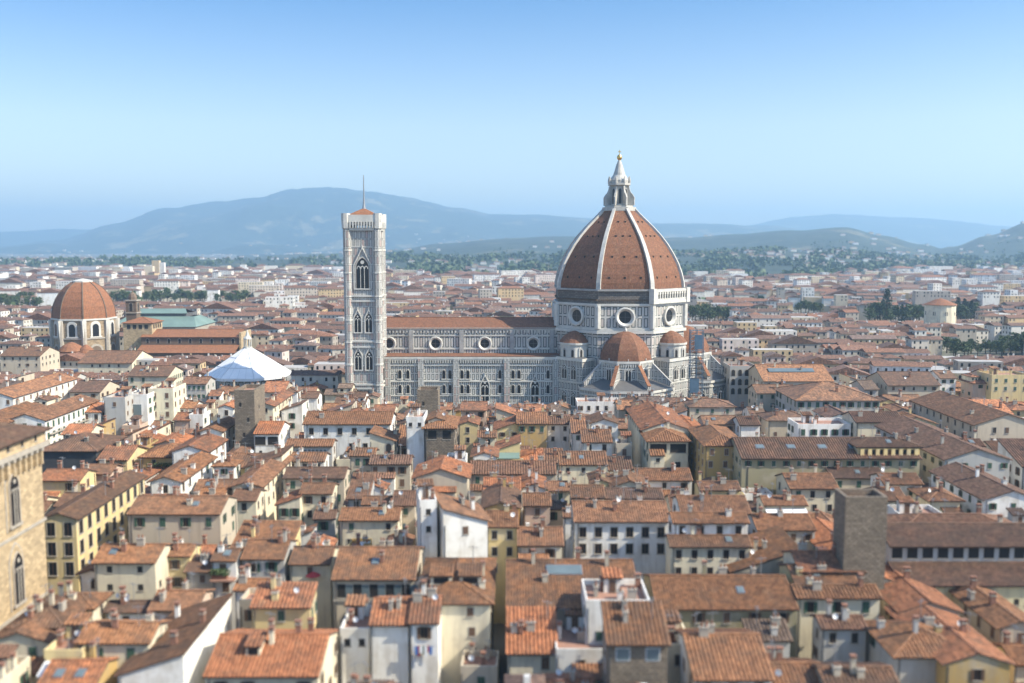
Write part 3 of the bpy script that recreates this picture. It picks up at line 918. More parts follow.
b(768, 812, 420, 16, 'hip', 'B', 'b', 'dark-roofed hipped house behind the low white block', yr=411, vis=6)
b(828, 858, 418, 17, 'gy', 'W', 'b', 'white gabled house with plain chimney wall left of the pale one-window house', D=14, vis=12)
b(704, 738, 424, 15, 'gx', 'P', 'n', 'pinkish house with a low roof right below the beige scaffold-side house', yr=416, vis=6)
b(960, 985, 446, 21, 'gx', 'C', 'b', 'small cream roof cabin at the corner of the shaded street house', yr=440, vis=8)
# --- near middle
b(575, 669, 521, 20, 'gx', 'W', 'n', 'shaded white palazzo with two rows of dark windows and a broad roof', 'the shaded white palazzo', yr=502, vis=46, rows=[(6, 2)], plainw=True)
b(673, 748, 522, 22, 'gx', 'W', 'n', 'white terraced house whose narrow roofs step down beside the white palazzo', 'the stepped terraced house', yr=514, vis=10, rows=[(4, 1)])
b(671, 750, 546, 18.5, 'gx', 'C', 'n', 'beige palazzo with irregular dark windows right of the shaded white palazzo', 'the beige palazzo', yr=536, vis=30, rows=[(5, 2)])
b(734, 800, 572, 15, 'sr', 'B', 'n', 'house with a roof slanting down from the right beside the beige palazzo', D=14, vis=8)
b(758, 815, 530, 18, 'gx', 'G', 'n', 'grey house with mottled roof and dark windows left of the rough stone tower', yr=515, vis=10, rows=[(4, 1)])
b(487, 517, 527, 19, 'gx', 'Y', 'n', 'tall narrow yellow house at the end of the dark alley', 'the tall yellow alley house', yr=512, vis=40, rows=[(2, 3)])
b(519, 562, 545, 17, 'gx', 'C', 'n', 'cream house directly left of the shaded white palazzo', yr=528, vis=10)
b(435, 480, 523, 22, 'sl', 'W', 'n', 'tall bright white house with one dark window and a slanting parapet', 'the bright white tower house', D=12, rot=14, vis=50, rows=[(1, 1)])
b(416, 433, 505, 25, 'flat', 'W', 'n', 'slender white stair tower left of the bright white tower house', 'the white stair tower', D=8, rot=10, vis=60, rows=[(1, 2)], tiny=True)
b(333, 414, 579, 17, 'gx', 'B', 'n', 'house with a long glazed loggia below a broad striped terracotta roof', 'the glazed loggia house', yr=548, vis=40, bigloggia=True)
b(418, 490, 603, 17, 'hip', 'C', 'n', 'hipped house with two wide dormer openings in its orange roof', 'the dormered hip house', yr=560, vis=10, dormer=2)
b(456, 487, 610, 15.5, 'sb', 'C', 'o', 'blank cream wall with a square chimney below the dormered hip house', yr=600, vis=34, nowin=True)
b(370, 408, 624, 16, 'gx', 'W', 'o', 'blank white house front between the low white block and the laundry house', 'the blank white house', yr=600, vis=48, nowin=True)
b(410, 438, 622, 16.5, 'gx', 'W', 'o', 'white house with coloured laundry on its terrace', 'the laundry house', yr=598, vis=40, rows=[(1, 1)], laundry=True)
b(340, 369, 634, 14, 'flat', 'W', 'n', 'low white block with two tiny windows left of the blank white house', D=9, vis=40, rows=[(2, 1)], tiny=True)
b(252, 310, 606, 17, 'sb', 'Y', 'o', 'yellow house with an orange roof and a white sunlit right wall', 'the yellow orange-roofed house', yr=584, vis=34, rows=[(1, 1)], side=('R', 2, 1))
b(205, 318, 676, 14, 'gx', 'C', 'o', 'big orange roof with one lone dormer in the lower left', 'the lone-dormer roof', yr=636, vis=10, dormer=1)
b(118, 184, 676, 14, 'sr', 'W', 'n', 'large terracotta roof rising to a brilliant white sunlit wall', 'the brilliant white wall', D=22, vis=10, nowin=True)
b(78, 148, 643, 16, 'gx', 'C', 'n', 'cream house with two windows under a square terracotta roof', 'the square-roofed cream house', yr=624, vis=30, rows=[(2, 1)])
b(94, 155, 562, 18, 'gx', 'C', 'n', 'cream house with four small scattered windows and bright right gable', 'the scattered-window house', yr=545, vis=36, rows=[(2, 2)], tiny=True)
b(128, 220, 514, 19, 'gx', 'B', 'n', 'wide beige palazzo with three windows under stacked eaves', 'the stacked-eaves palazzo', yr=497, vis=26, rows=[(4, 1)])
b(160, 190, 556, 17, 'gx', 'Y', 'n', 'yellow house with shadowed openings right of the scattered-window house', yr=545, vis=20)
b(186, 215, 571, 15, 'sb', 'B', 'n', 'beige lean-to house right of the yellow house with shadowed openings', yr=562, vis=14)
b(212, 236, 560, 17, 'gx', 'W', 'n', 'white house with green plants on a front terrace before the stacked-eaves palazzo', yr=550, vis=16, terrace_green=True)
b(242, 284, 558, 17, 'gx', 'G', 'n', 'grey house with dark windows beneath a rounded terracotta roof', yr=541, vis=16)
b(290, 330, 563, 16, 'gx', 'C', 'n', 'cream terrace house with parasol and dark veranda', yr=548, vis=16, parasol=True)
b(-10, 48, 642, 14, 'gy', 'C', 'n', 'sunlit cream gable house in the lower left corner', D=16, vis=10)
b(14, 62, 626, 15, 'hip', 'B', 'n', 'broad hipped roof at the foot of the tan gothic hall', 'the broad hip by the hall', yr=600, vis=6)
b(48, 92, 608, 15, 'hip', 'C', 'n', 'low terracotta hip roof beneath the yellow palazzo', yr=595, vis=6)
b(44, 82, 656, 15, 'flat', 'Y', 'n', 'yellow roof terrace with a cloth awning in the lower left', D=9, vis=12, awning=True)
b(36, 92, 690, 13, 'gx', 'O', 'o', 'orange roof with blue skylights at the lower left edge', yr=662, vis=4, skylight=2)
b(150, 196, 610, 14, 'gx', 'P', 'n', 'smooth pinkish roof left of the yellow orange-roofed house', yr=592, vis=6)
b(106, 146, 612, 13, 'gx', 'W', 'b', 'low house with white dishes and clutter on its roof', yr=602, vis=6, dishes=3)
b(42, 76, 519, 20, 'gy', 'Y', 'n', 'long yellow palazzo with rows of windows beside the tan gothic hall', 'the yellow palazzo', D=34, vis=80, rows=[(2, 3)], side=('R', 9, 4), bigw=True)
b(150, 180, 482, 18, 'gy', 'W', 'n', 'low white-walled house with a dark roof running along the street', 'the low street house', D=26, vis=8)
b(40, 80, 480, 17, 'gx', 'Y', 'o', 'yellow-walled house with orange roof squeezed behind the yellow palazzo', yr=470, vis=8)
b(82, 110, 474, 16, 'gx', 'P', 'n', 'pinkish house with yellow parapet left of the low street house', yr=465, vis=6)
# --- near right
b(507, 640, 607, 16, 'gx', 'B', 'n', 'large terracotta roof with a wide blue-grey skylight near the alley', 'the wide skylight roof', yr=561, vis=6, skylight=1)
b(508, 556, 652, 13, 'sb', 'C', 'o', 'rusty orange lean-to roof just below the wide skylight roof', yr=610, vis=8)
b(657, 797, 608, 16, 'gx', 'V', 'n', 'long olive house with a dark window row under a deep striped roof', 'the long olive house', yr=577, vis=18, rows=[(5, 1)])
b(608, 668, 643, 20, 'sb', 'S', 'n', 'rubble-stone house with two glazed windows and a boldly striped roof', 'the striped stone house', yr=604, vis=40, rows=[(2, 1)], panew=True)
b(586, 650, 606, 19, 'flat', 'W', 'o', 'white roof terrace with stubby chimneys behind the striped stone house', 'the white roof terrace', D=9, vis=10, chim=5)
b(556, 606, 655, 13, 'flat', 'W', 'n', 'sunken white-walled terrace with red paving left of the striped stone house', 'the dark red terrace', D=14, vis=8)
b(695, 772, 678, 15, 'gx', 'W', 'n', 'boldly ribbed broad roof at the bottom right of the striped stone house', 'the boldly ribbed roof', yr=636, vis=6, rows=[(3, 1)])
b(665, 692, 650, 14, 'flat', 'C', 'n', 'small terrace house between the striped stone house and the ribbed roof', D=8, vis=10, rows=[(1, 1)])
b(797, 880, 597, 17, 'gx', 'C', 'n', 'cream house with three deep windows right of the long olive house', 'the deep-windowed cream house', yr=586, vis=24, rows=[(3, 1)])
b(796, 858, 585, 17.5, 'gx', 'Y', 'n', 'raised yellow dormer house with small windows under a brown roof', 'the raised dormer house', yr=566, vis=8, rows=[(4, 1)])
b(822, 866, 628, 15, 'gx', 'G', 'b', 'grey house with two windows in the shadowed court below the raised dormer house', yr=617, vis=22, rows=[(2, 1)])
b(770, 828, 690, 13, 'gx', 'C', 'n', 'reddish tiled roof at the bottom edge right of the ribbed roof', yr=664, vis=4)
b(828, 900, 690, 14, 'gx', 'B', 'n', 'low terracotta roof at the bottom edge left of the broad lower hip', yr=668, vis=4)
b(750, 790, 640, 13, 'sb', 'G', 'g', 'weathered grey-brown lean-to roof in the dark court', yr=622, vis=6)
b(800, 864, 571, 19, 'gx', 'C', 'o', 'cream house under a sunlit orange roof hiding the foot of the rough stone tower', 'the tower-foot orange roof', yr=552, vis=6)
b(897, 972, 655, 15, 'hip', 'G', 'n', 'broad hipped roof above a yellow wall in the lower right', 'the broad lower hip', yr=626, vis=10)
b(946, 1010, 664, 15, 'gy', 'O', 'o', 'deep yellow gabled house with orange verge in the lower right corner', 'the deep yellow gable', D=20, vis=18, rows=[(1, 1)])
b(860, 905, 585, 16, 'gy', 'C', 'o', 'long orange roof slanting toward the stone house from the rough tower', 'the slanting orange roof', D=34, vis=6)
b(900, 960, 612, 15.5, 'gy', 'B', 'o', 'second long orange roof sloping right of the slanting orange one', D=28, vis=8)
b(1000, 1040, 628, 15, 'gy', 'B', 'n', 'brown gable house at the lower right edge below the clerestory palace', D=22, vis=10)
b(895, 1040, 540, 19, 'hip', 'B', 'b', 'wide hipped brown roof behind the clerestory palace', 'the wide brown hip', yr=515, vis=8, side=('L', 5, 1))
b(880, 906, 500, 17, 'gx', 'C', 'n', 'cream house with mottled roof just right of the rough stone tower', yr=488, vis=8, rows=[(2, 1)])
b(790, 838, 488, 16, 'gx', 'C', 'n', 'cream house behind the rough stone tower on its left', yr=474, vis=10)
b(884, 922, 484, 18, 'gx', 'W', 'n', 'white-gabled house in the hollow below the skylit palace', yr=474, vis=10)
b(930, 960, 500, 17, 'hip', 'C', 'n', 'cream house with round-edged hip roof left of the dark courtyard', yr=488, vis=10)
b(832, 884, 478, 16, 'gx', 'B', 'b', 'brown-roofed house with one skylight below the skylit palace', yr=468, vis=6, skylight=1)
b(905, 950, 522, 16, 'flat', 'W', 'n', 'white roof terrace with several chimneys behind the wide brown hip', D=10, vis=6, chim=4)
b(985, 1040, 500, 18, 'gy', 'W', 'b', 'whitish house with dark windows on its shaded left flank at the edge', D=26, vis=16, side=('L', 6, 2))
b(876, 918, 455, 18, 'gx', 'C', 'b', 'cream house with a white awning right of the pillared loggia', yr=447, vis=6)
b(922, 948, 452, 17, 'gx', 'C', 'b', 'small cream house with narrow brown roof before the shaded street house', yr=443, vis=8)

print('hand houses', len(HOUSES))
# ================================================================== LANDMARKS
def rot2(x, y, a):
    c, s = math.cos(a), math.sin(a)
    return x * c - y * s, x * s + y * c

def ngon(cx, cy, r, n=8, ph=PI / 8):
    return [(cx + r * math.cos(ph + 2 * PI * k / n), cy + r * math.sin(ph + 2 * PI * k / n)) for k in range(n)]

def oculus_mesh(r, depth=0.9, light=True):
    """round window, centre at origin, outward -y"""
    mb = MB()
    n = 28
    prof = [(r, 0.02), (r, -depth), (r * 0.86, -depth - 0.15), (r * 0.80, -depth), (r * 0.62, -0.12)]
    vs = []
    for k in range(n):
        a = 2 * PI * k / n
        for rr, y in prof:
            vs.append((rr * math.cos(a), y, rr * math.sin(a)))
    L = len(prof)
    fs = [(k * L + j, k * L + j + 1, ((k + 1) % n) * L + j + 1, ((k + 1) % n) * L + j) for k in range(n) for j in range(L - 1)]
    mb.solid(vs, fs, 'white_marble' if light else 'grey_marble')
    mb.face([(r * 0.64 * math.cos(2 * PI * k / n), -0.1, r * 0.64 * math.sin(2 * PI * k / n)) for k in range(n)], 'glass')
    mb.bar((-r * .62, -0.14, 0), (r * .62, -0.14, 0), 0.12, 0.12, 'lead')
    mb.bar((0, -0.14, -r * .62), (0, -0.14, r * .62), 0.12, 0.12, 'lead')
    return mb.mesh('oculus')

def gothic_mesh(w_, h_, lights=1, gable=0.0, frame='white_marble'):
    """tall pointed window, sill at z=0, outward -y"""
    mb = MB()
    f = max(0.28, w_ * 0.13)
    if gable:
        gw = w_ / 2 + f * 2.2
        zb = h_ * 0.78
        zt = h_ + gable
        mb.plate([(-gw, zb), (-gw + 0.45, zb), (0, zt - 0.7), (gw - 0.45, zb), (gw, zb), (0, zt)], -0.5, 0, frame)
        mb.box(-gw, -gw + 0.4, -0.45, 0, 0, zb, frame)
        mb.box(gw - 0.4, gw, -0.45, 0, 0, zb, frame)
        mb.box(-0.12, 0.12, -0.4, -0.1, zt - 0.2, zt + 0.8, frame)
    mb.plate(arch(w_ + 2 * f, h_ + f, True), -0.3, 0, frame)
    mb.plate(arch(w_ + f * 0.9, h_ + f * 0.4, True), -0.33, 0, 'brown_wall')
    mb.plate(arch(w_, h_, True), -0.36, 0, 'glass')
    for k in range(1, lights):
        x = -w_ / 2 + w_ * k / lights
        mb.box(x - 0.11, x + 0.11, -0.46, -0.2, 0, h_ * 0.72, frame)
    if lights > 1:
        lw = w_ / lights
        for k in range(lights):
            x = -w_ / 2 + w_ * (k + 0.5) / lights
            o1 = arch(lw, lw * 0.9, True, 3)
            top = [(px + x, pz + h_ * 0.64) for px, pz in o1]
            hole = arch(lw * 0.62, lw * 0.62, True, 3)
            mb.plate(top, -0.41, -0.2, frame)
            mb.plate([(px + x, pz + h_ * 0.64 - 0.01) for px, pz in hole], -0.43, -0.2, 'glass')
        mb.plate([(w_ * 0.17 * math.cos(2 * PI * k / 10), h_ * 0.86 + w_ * 0.17 * math.sin(2 * PI * k / 10)) for k in range(10)], -0.4, -0.2, frame)
    mb.box(-w_ / 2 - 2 * f, w_ / 2 + 2 * f, -0.55, 0, -0.45, 0, frame)
    return mb.mesh('gothic_window')

def put(name, me, parent, x, y, z, rz):
    return link(name, me, parent, (x, y, z), rz)

# ------------------------------------------------------------------ the cathedral
DX, DY = 46.3, 415.0
def cathedral():
    t = thing('cathedral', 'vast marble cathedral with a ribbed terracotta dome and white lantern', 'cathedral', (DX, DY, 0))
    # ---- drum body (apothem 27.4)
    RD = 29.7
    mb = MB()
    mb.prism(ngon(0, 0, RD - 0.5), 0, 36.2, 'marble')
    mb.prism(ngon(0, 0, RD + 0.6), 36.2, 37.4, 'white_marble', top='lead')
    body = mb.obj('crossing_wall', t)
    mb = MB()
    mb.prism(ngon(0, 0, RD - 0.4), 37.41, 47.6, 'marble_drum')
    mb.prism(ngon(0, 0, RD), 37.41, 38.3, 'white_marble')
    mb.prism(ngon(0, 0, RD + 0.2), 47.6, 48.4, 'white_marble')
    for k in range(8):                                  # corner strips
        a = PI / 8 + k * PI / 4
        x, y = (RD - 0.3) * math.cos(a), (RD - 0.3) * math.sin(a)
        mb.lathe([(1.25, 38.31), (1.25, 47.59)], 8, x, y, m='white_marble')
    drum = mb.obj('drum', t)
    oc = oculus_mesh(4.1, 1.1)
    for k in range(8):
        a = k * PI / 4
        ap = (RD - 0.4) * math.cos(PI / 8)
        put('oculus', oc, drum, ap * math.sin(a), -ap * math.cos(a), 43.0, a)
    # rough unfinished band under the dome
    mb = MB()
    mb.prism(ngon(0, 0, RD - 0.9), 48.41, 53.6, 'rough_stone')
    mb.prism(ngon(0, 0, RD - 0.1), 53.6, 54.4, 'grey_marble', top='lead')
    for k in range(8):
        if k == 1: continue
        a = k * PI / 4
        ap = (RD - 0.9) * math.cos(PI / 8)
        for i in range(-12, 13):                        # beam ends left for a gallery that was never built
            u = i * 0.88
            x, y = rot2(u, -ap - 0.28, a)
            mb.prism([rot2(u - 0.2, -ap - 0.6, a), rot2(u + 0.2, -ap - 0.6, a), rot2(u + 0.2, -ap + 0.1, a), rot2(u - 0.2, -ap + 0.1, a)], 49.6, 50.3, 'brown_wall')
    mb.obj('unfinished_band', t)
    # finished white gallery on the south-east face
    a = PI / 4
    ap = (RD - 0.9) * math.cos(PI / 8)
    mb = MB()
    half = 11.6
    def gbox(u0, u1, o0, o1, z0, z1, m='white_marble'):
        mb.prism([rot2(u0, -ap - o1, a), rot2(u1, -ap - o1, a), rot2(u1, -ap - o0, a), rot2(u0, -ap - o0, a)], z0, z1, m)
    gbox(-half, half, -0.2, 1.9, 48.42, 49.5)
    gbox(-half, half, -0.2, 1.9, 53.2, 54.2)
    gbox(-half, half, 0.01, 0.1, 49.5, 53.2, 'grey_marble')
    n = 13
    for i in range(n + 1):
        u = -half + 0.35 + (2 * half - 0.7) * i / n
        gbox(u - 0.28, u + 0.28, 1.2, 1.75, 49.5, 52.2)
        gbox(u - 0.5, u + 0.5, 1.15, 1.8, 52.2, 53.2)
    gbox(-half, half, 1.5, 1.7, 49.5, 50.5)
    for e in (-half, half):
        gbox(e - 1.1, e + 1.1, -0.3, 2.2, 48.43, 54.6)
    mb.obj('white_gallery', t)
    # ---- dome
    prof = [(28.6, 54.0), (28.3, 57.0), (27.4, 60.5), (25.9, 64.5), (23.9, 68.3), (21.3, 72.4), (18.3, 76.2), (14.8, 79.9), (11.3, 83.2), (8.8, 85.6), (6.9, 87.6)]
    mb = MB()
    L = len(prof)
    vs = []
    for k in range(8):
        a = PI / 8 + k * PI / 4
        for r, z in prof:
            vs.append((r * math.cos(a), r * math.sin(a), z))
    fs = [(k * L + j, ((k + 1) % 8) * L + j, ((k + 1) % 8) * L + j + 1, k * L + j + 1) for k in range(8) for j in range(L - 1)]
    fs.append(tuple(k * L + L - 1 for k in range(8)))
    mb.solid(vs, fs, 'dome_tiles')
    dome = mb.obj('dome', t)
    def prad(z):
        for (r0, z0), (r1, z1) in zip(prof, prof[1:]):
            if z0 <= z <= z1:
                return r0 + (r1 - r0) * (z - z0) / (z1 - z0)
    hm = MB()
    hm.box(-0.3, 0.3, -0.2, 0.4, -0.4, 0.4, 'dark')
    hm.box(-0.4, 0.4, -0.3, 0.4, 0.4, 0.52, 'brown_wall')
    hmesh = hm.mesh('putlog_window')
    for k in range(8):
        a = k * PI / 4
        for z, us in ((59.0, (-6.5, 0, 6.5)), (67.5, (-5, 0, 5)), (76.0, (-3, 0, 3)), (82.0, (-1.5, 1.5))):
            apo = prad(z) * math.cos(PI / 8)
            for u in us:
                x, y = rot2(u, -apo, a)
                put('putlog_window', hmesh, dome, x, y, z, a)
    for k in range(8):
        a = PI / 8 + k * PI / 4
        mb = MB()
        ca, sa = math.cos(a), math.sin(a)
        vs = []
        for i, (r, z) in enumerate(prof):
            r0, z0 = prof[max(0, i - 1)]; r1, z1 = prof[min(L - 1, i + 1)]
            dr, dz = r1 - r0, z1 - z0
            l = math.hypot(dr, dz)
            nr, nz = dz / l, -dr / l
            wd = 0.92 - 0.35 * i / (L - 1)
            for (s_, o_) in ((-1, -1.0), (-1, 0.7), (1, 0.7), (1, -1.0)):
                rr, zz = r + nr * o_, z + nz * o_
                vs.append((rr * ca - s_ * wd * sa, rr * sa + s_ * wd * ca, zz))
        fs = []
        for i in range(L - 1):
            for j in range(4):
                fs.append((4 * i + j, 4 * i + (j + 1) % 4, 4 * i + 4 + (j + 1) % 4, 4 * i + 4 + j))
        fs += [(3, 2, 1, 0), (4 * L - 4, 4 * L - 3, 4 * L - 2, 4 * L - 1)]
        mb.solid(vs, fs, 'rib_marble')
        mb.obj('rib', dome)
    # ---- lantern
    mb = MB()
    mb.prism(ngon(0, 0, 7.6), 87.0, 88.6, 'lantern_marble')
    mb.prism(ngon(0, 0, 6.4), 88.6, 89.3, 'lantern_marble')
    mb.prism(ngon(0, 0, 3.7), 89.3, 98.0, 'lantern_marble')
    mb.prism(ngon(0, 0, 5.0), 98.0, 98.9, 'lantern_marble')
    mb.lathe([(4.2, 98.9), (4.3, 100.2), (3.6, 101.2), (2.7, 102.4), (2.05, 104.4), (1.35, 106.8), (0.7, 108.4), (0.5, 108.8)], 16, m='lantern_marble')
    lan = mb.obj('lantern', t)
    gm = gothic_mesh(1.1, 6.6)
    for k in range(8):
        a = k * PI / 4
        ap = 3.7 * math.cos(PI / 8)
        put('lantern_window', gm, lan, ap * math.sin(a), -ap * math.cos(a), 90.0, a)
        a2 = a + PI / 8
        bt = MB()
        pts = [(3.4, 89.4), (6.9, 89.4), (6.9, 92.8), (6.2, 94.0), (5.4, 94.8), (4.8, 96.0), (4.5, 97.7), (3.4, 97.7)]
        n = len(pts)
        vs = [(r, -0.35, z) for r, z in pts] + [(r, 0.35, z) for r, z in pts]
        bt.solid(vs, [tuple(range(n)), tuple(range(2 * n - 1, n - 1, -1))] + [(i, n + i, n + (i + 1) % n, (i + 1) % n) for i in range(n)], 'lantern_marble')
        put('buttress', bt.mesh('buttress'), lan, 0, 0, 0, a2)
        pn = MB()
        pn.lathe([(0.5, 98.9), (0.5, 100.2), (0.05, 102.0)], 6, 4.6 * math.cos(a2), 4.6 * math.sin(a2), m='lantern_marble')
        pn.obj('pinnacle', lan)
    mb = MB()
    mb.lathe([(0.02, 108.6), (0.7, 108.9), (1.15, 109.7), (1.15, 110.2), (0.7, 111.0), (0.02, 111.2)], 14, m='gold')
    mb.obj('ball', lan)
    mb = MB()
    mb.box(-0.13, 0.13, -0.13, 0.13, 111.1, 113.2, 'gold')
    mb.box(-0.7, 0.7, -0.12, 0.12, 112.2, 112.5, 'gold')
    mb.obj('cross', lan)
    # ---- tribunes (south, east, north) with half domes and low chapels
    gw = gothic_mesh(1.9, 7.2, 2, 1.6)
    bw = gothic_mesh(2.2, 5.5, 2, 0)
    for k in (0, 1, 2):
        a = k * PI / 2
        ox, oy = rot2(0, -29.5, a)
        mb = MB()
        mb.prism(ngon(ox, oy, 11.0), 0, 25.4, 'marble_tall')
        mb.prism(ngon(ox, oy, 11.9), 25.4, 26.3, 'white_marble', top='lead')
        mb.prism(ngon(ox, oy, 11.5), 23.0, 23.5, 'white_marble')
        for i in range(8):
            x, y = ngon(ox, oy, 11.1)[i]
            mb.lathe([(0.8, 0), (0.8, 25.39)], 8, x, y, m='white_marble')
        # little arches under the cornice
        for i in range(8):
            aa = i * PI / 4
            ap = 11.0 * math.cos(PI / 8)
            for q in range(-4, 5):
                pts = [rot2(q * 0.95 - 0.22, -ap - 0.7, aa), rot2(q * 0.95 + 0.22, -ap - 0.7, aa), rot2(q * 0.95 + 0.22, -ap + 0.1, aa), rot2(q * 0.95 - 0.22, -ap + 0.1, aa)]
                mb.prism([(x + ox, y + oy) for x, y in pts], 23.9, 25.39, 'white_marble')
        tr = mb.obj('tribune', t)
        mb = MB()
        pr = [(11.0, 26.31), (10.6, 28.3), (9.7, 30.6), (8.2, 33.0), (6.0, 35.2), (3.4, 36.7), (0.9, 37.4)]
        vs = []
        for i in range(8):
            aa = PI / 8 + i * PI / 4
            for r, z in pr:
                vs.append((ox + r * math.cos(aa), oy + r * math.sin(aa), z))
        L2 = len(pr)
        mb.solid(vs, [(i * L2 + j, ((i + 1) % 8) * L2 + j, ((i + 1) % 8) * L2 + j + 1, i * L2 + j + 1) for i in range(8) for j in range(L2 - 1)] + [tuple(i * L2 + L2 - 1 for i in range(8))], 'dome_tiles')
        mb.lathe([(0.6, 37.2), (0.6, 38.0), (0.1, 39.0)], 8, ox, oy, m='white_marble')
        mb.obj('tribune_dome', tr)
        # chapels ring
        mb = MB()
        mb.prism(ngon(ox, oy, 20.0), 0, 14.6, 'marble_tall')
        mb.prism(ngon(ox, oy, 20.7), 14.6, 15.6, 'white_marble', top='lead')
        mb.prism(ngon(ox, oy, 20.4), 12.8, 13.3, 'white_marble')
        o1, i1 = ngon(ox, oy, 20.2), ngon(ox, oy, 11.2)
        vs = [(x, y, 15.62) for x, y in o1] + [(x, y, 18.6) for x, y in i1]
        mb.solid(vs, [(i, (i + 1) % 8, 8 + (i + 1) % 8, 8 + i) for i in range(8)], 'lead')
        ch = mb.obj('chapel_ring', tr)
        for i in range(-2, 3):
            aa = a + i * PI / 4
            ap = 11.0 * math.cos(PI / 8)
            x, y = rot2(0, -ap, aa)
            put('tribune_window', gw, tr, ox + x, oy + y, 17.6, aa)
            ap = 20.0 * math.cos(PI / 8)
            for u in (-4.4, 0, 4.4):
                x, y = rot2(u, -ap, aa)
                put('chapel_window', bw, tr, ox + x, oy + y, 6.0, aa)
        for i in range(8):
            aa = a - PI / 2 - 5 * PI / 8 + i * PI / 4 + 0
            bt = MB()
            pts = [(10.9, 15.7), (19.0, 15.7), (19.0, 17.4), (11.4, 24.6), (10.9, 24.6)]
            n = 5
            ca, sa = math.cos(PI / 8 + i * PI / 4), math.sin(PI / 8 + i * PI / 4)
            vs = [(ox + r * ca + 0.7 * sa, oy + r * sa - 0.7 * ca, z) for r, z in pts] + [(ox + r * ca - 0.7 * sa, oy + r * sa + 0.7 * ca, z) for r, z in pts]
            bt.solid(vs, [tuple(range(n)), tuple(range(2 * n - 1, n - 1, -1))] + [(q, n + q, n + (q + 1) % n, (q + 1) % n) for q in range(n)], 'marble_tall')
            p = Vector((ox + 19.3 * ca, oy + 19.3 * sa, 17.45)); q2 = Vector((ox + 11.3 * ca, oy + 11.3 * sa, 25.0))
            bt.bar(p, q2, 1.5, 0.25, 'chapel_tiles' if i in (5, 6) else 'grey_marble')
            bt.obj('buttress', tr)
    # ---- little exedrae on the diagonal sides, on square sacristies
    am = MB()
    am.plate(arch(2.0, 4.1), -0.25, 0, 'white_marble')
    am.plate(arch(1.45, 3.6), -0.28, 0, 'grey_marble')
    am.plate(arch(0.95, 2.9), -0.30, 0, 'dark')
    amesh = am.mesh('niche')
    for k in range(4):
        a = PI / 4 + k * PI / 2
        ox, oy = rot2(0, -28.5, a)
        mb = MB()
        n = 16
        mb.prism(ngon(ox, oy, 6.1, 16, 0.0), 26.3, 31.4, 'white_marble')
        mb.prism(ngon(ox, oy, 6.7, 16, 0.0), 31.4, 32.2, 'white_marble')
        ex = mb.obj('exedra', t)
        for i in range(-3, 4):
            aa = a + i * 2 * PI / 16 * 1.5
            ap = 6.1
            x, y = rot2(0, -ap * 0.985, aa)
            put('niche', amesh, ex, ox + x, oy + y, 26.5, aa)
        mb = MB()
        mb.lathe([(6.5, 32.21), (5.6, 33.6), (4.0, 35.2), (2.0, 36.4), (0.3, 36.9)], 16, ox, oy, m='dome_tiles')
        mb.obj('exedra_roof', ex)
        mb = MB()
        x0, y0 = rot2(0, -22.5, a)
        pts = [rot2(-9.5, -34.5, a), rot2(9.5, -34.5, a), rot2(9.5, -20, a), rot2(-9.5, -20, a)]
        mb.prism(pts, 0, 25.0, 'marble_tall')
        pts = [rot2(-9.9, -35.0, a), rot2(9.9, -35.0, a), rot2(9.9, -20, a), rot2(-9.9, -20, a)]
        mb.prism(pts, 25.0, 26.29, 'white_marble', top='lead')
        pts = [rot2(-9.7, -34.8, a), rot2(9.7, -34.8, a), rot2(9.7, -20, a), rot2(-9.7, -20, a)]
        mb.prism(pts, 16.0, 16.6, 'white_marble')
        sac = mb.obj('sacristy_wall', t)
        for u in (-5, 0, 5):
            x, y = rot2(u, -34.5, a)
            put('blind_arch', bw, sac, x, y, 17.5, a)
            put('blind_arch', bw, sac, x, y, 6.5, a)
    # ---- nave and aisles, running away to the west (left)
    X0, X1 = -66 - DX, -24.0
    mb = MB()
    mb.box(X0, X1, -11, 11, 0, 36.3, 'marble_nave')
    mb.box(X0, X1, -11.6, 11.6, 36.3, 37.3, 'white_marble', top='lead')
    mb.box(X0, X1, -11.35, 11.35, 33.8, 34.3, 'white_marble')
    mb.box(X0, X1, -11.35, 11.35, 28.0, 28.5, 'white_marble')
    for i in range(60):
        u = X0 + 0.6 + i * (X1 - X0 - 1.2) / 59
        mb.box(u - 0.3, u + 0.3, -11.55, -11.0, 35.2, 36.29, 'white_marble')
    for u in (X0 + 1.2, X0 + 23, X0 + 44.5, X0 + 66, X0 + 83):
        mb.box(u - 0.9, u + 0.9, -11.9, -11.0, 26.6, 36.29, 'grey_marble')
    nv = mb.obj('nave_wall', t)
    on = oculus_mesh(3.1, 0.6)
    for px in (389, 435.6, 484.8, 533.3):
        x, z = atY(px, 343.5, DY - 11)
        put('oculus', on, nv, x - DX, -11, z, 0)
    hs = mk(0, 0, X1 - X0, 22, 37.05, 'gx', 'W', 'n')
    mb = MB()
    roof_geo(hs, mb, 'dome_tiles', 0.0, 0.9, 0.2)
    mb.obj('nave_roof', t, ((X0 + X1) / 2, 0, 0))
    mb = MB()
    mb.box(X0, X1 + 2, -21, -11.01, 0, 25.2, 'marble_tall')
    mb.box(X0, X1 + 2, -21.9, -11.01, 25.2, 26.0, 'white_marble', top='lead')
    mb.box(X0, X1 + 2, -21.45, -20.9, 22.2, 22.8, 'white_marble')
    mb.box(X0, X1 + 2, -21.45, -20.9, 15.4, 15.9, 'white_marble')
    mb.box(X0, X1 + 2, -21.45, -20.9, 9.4, 9.9, 'white_marble')
    for px in (388, 421, 456, 507, 556):
        x, z = atY(px, 380, DY - 21)
        mb.box(x - DX - 1.2, x - DX + 1.2, -22.0, -20.9, 0, 25.19, 'marble_tower')
    mb.box(X0, X1 + 2, 11.01, 21, 0, 25.4, 'marble_tall')
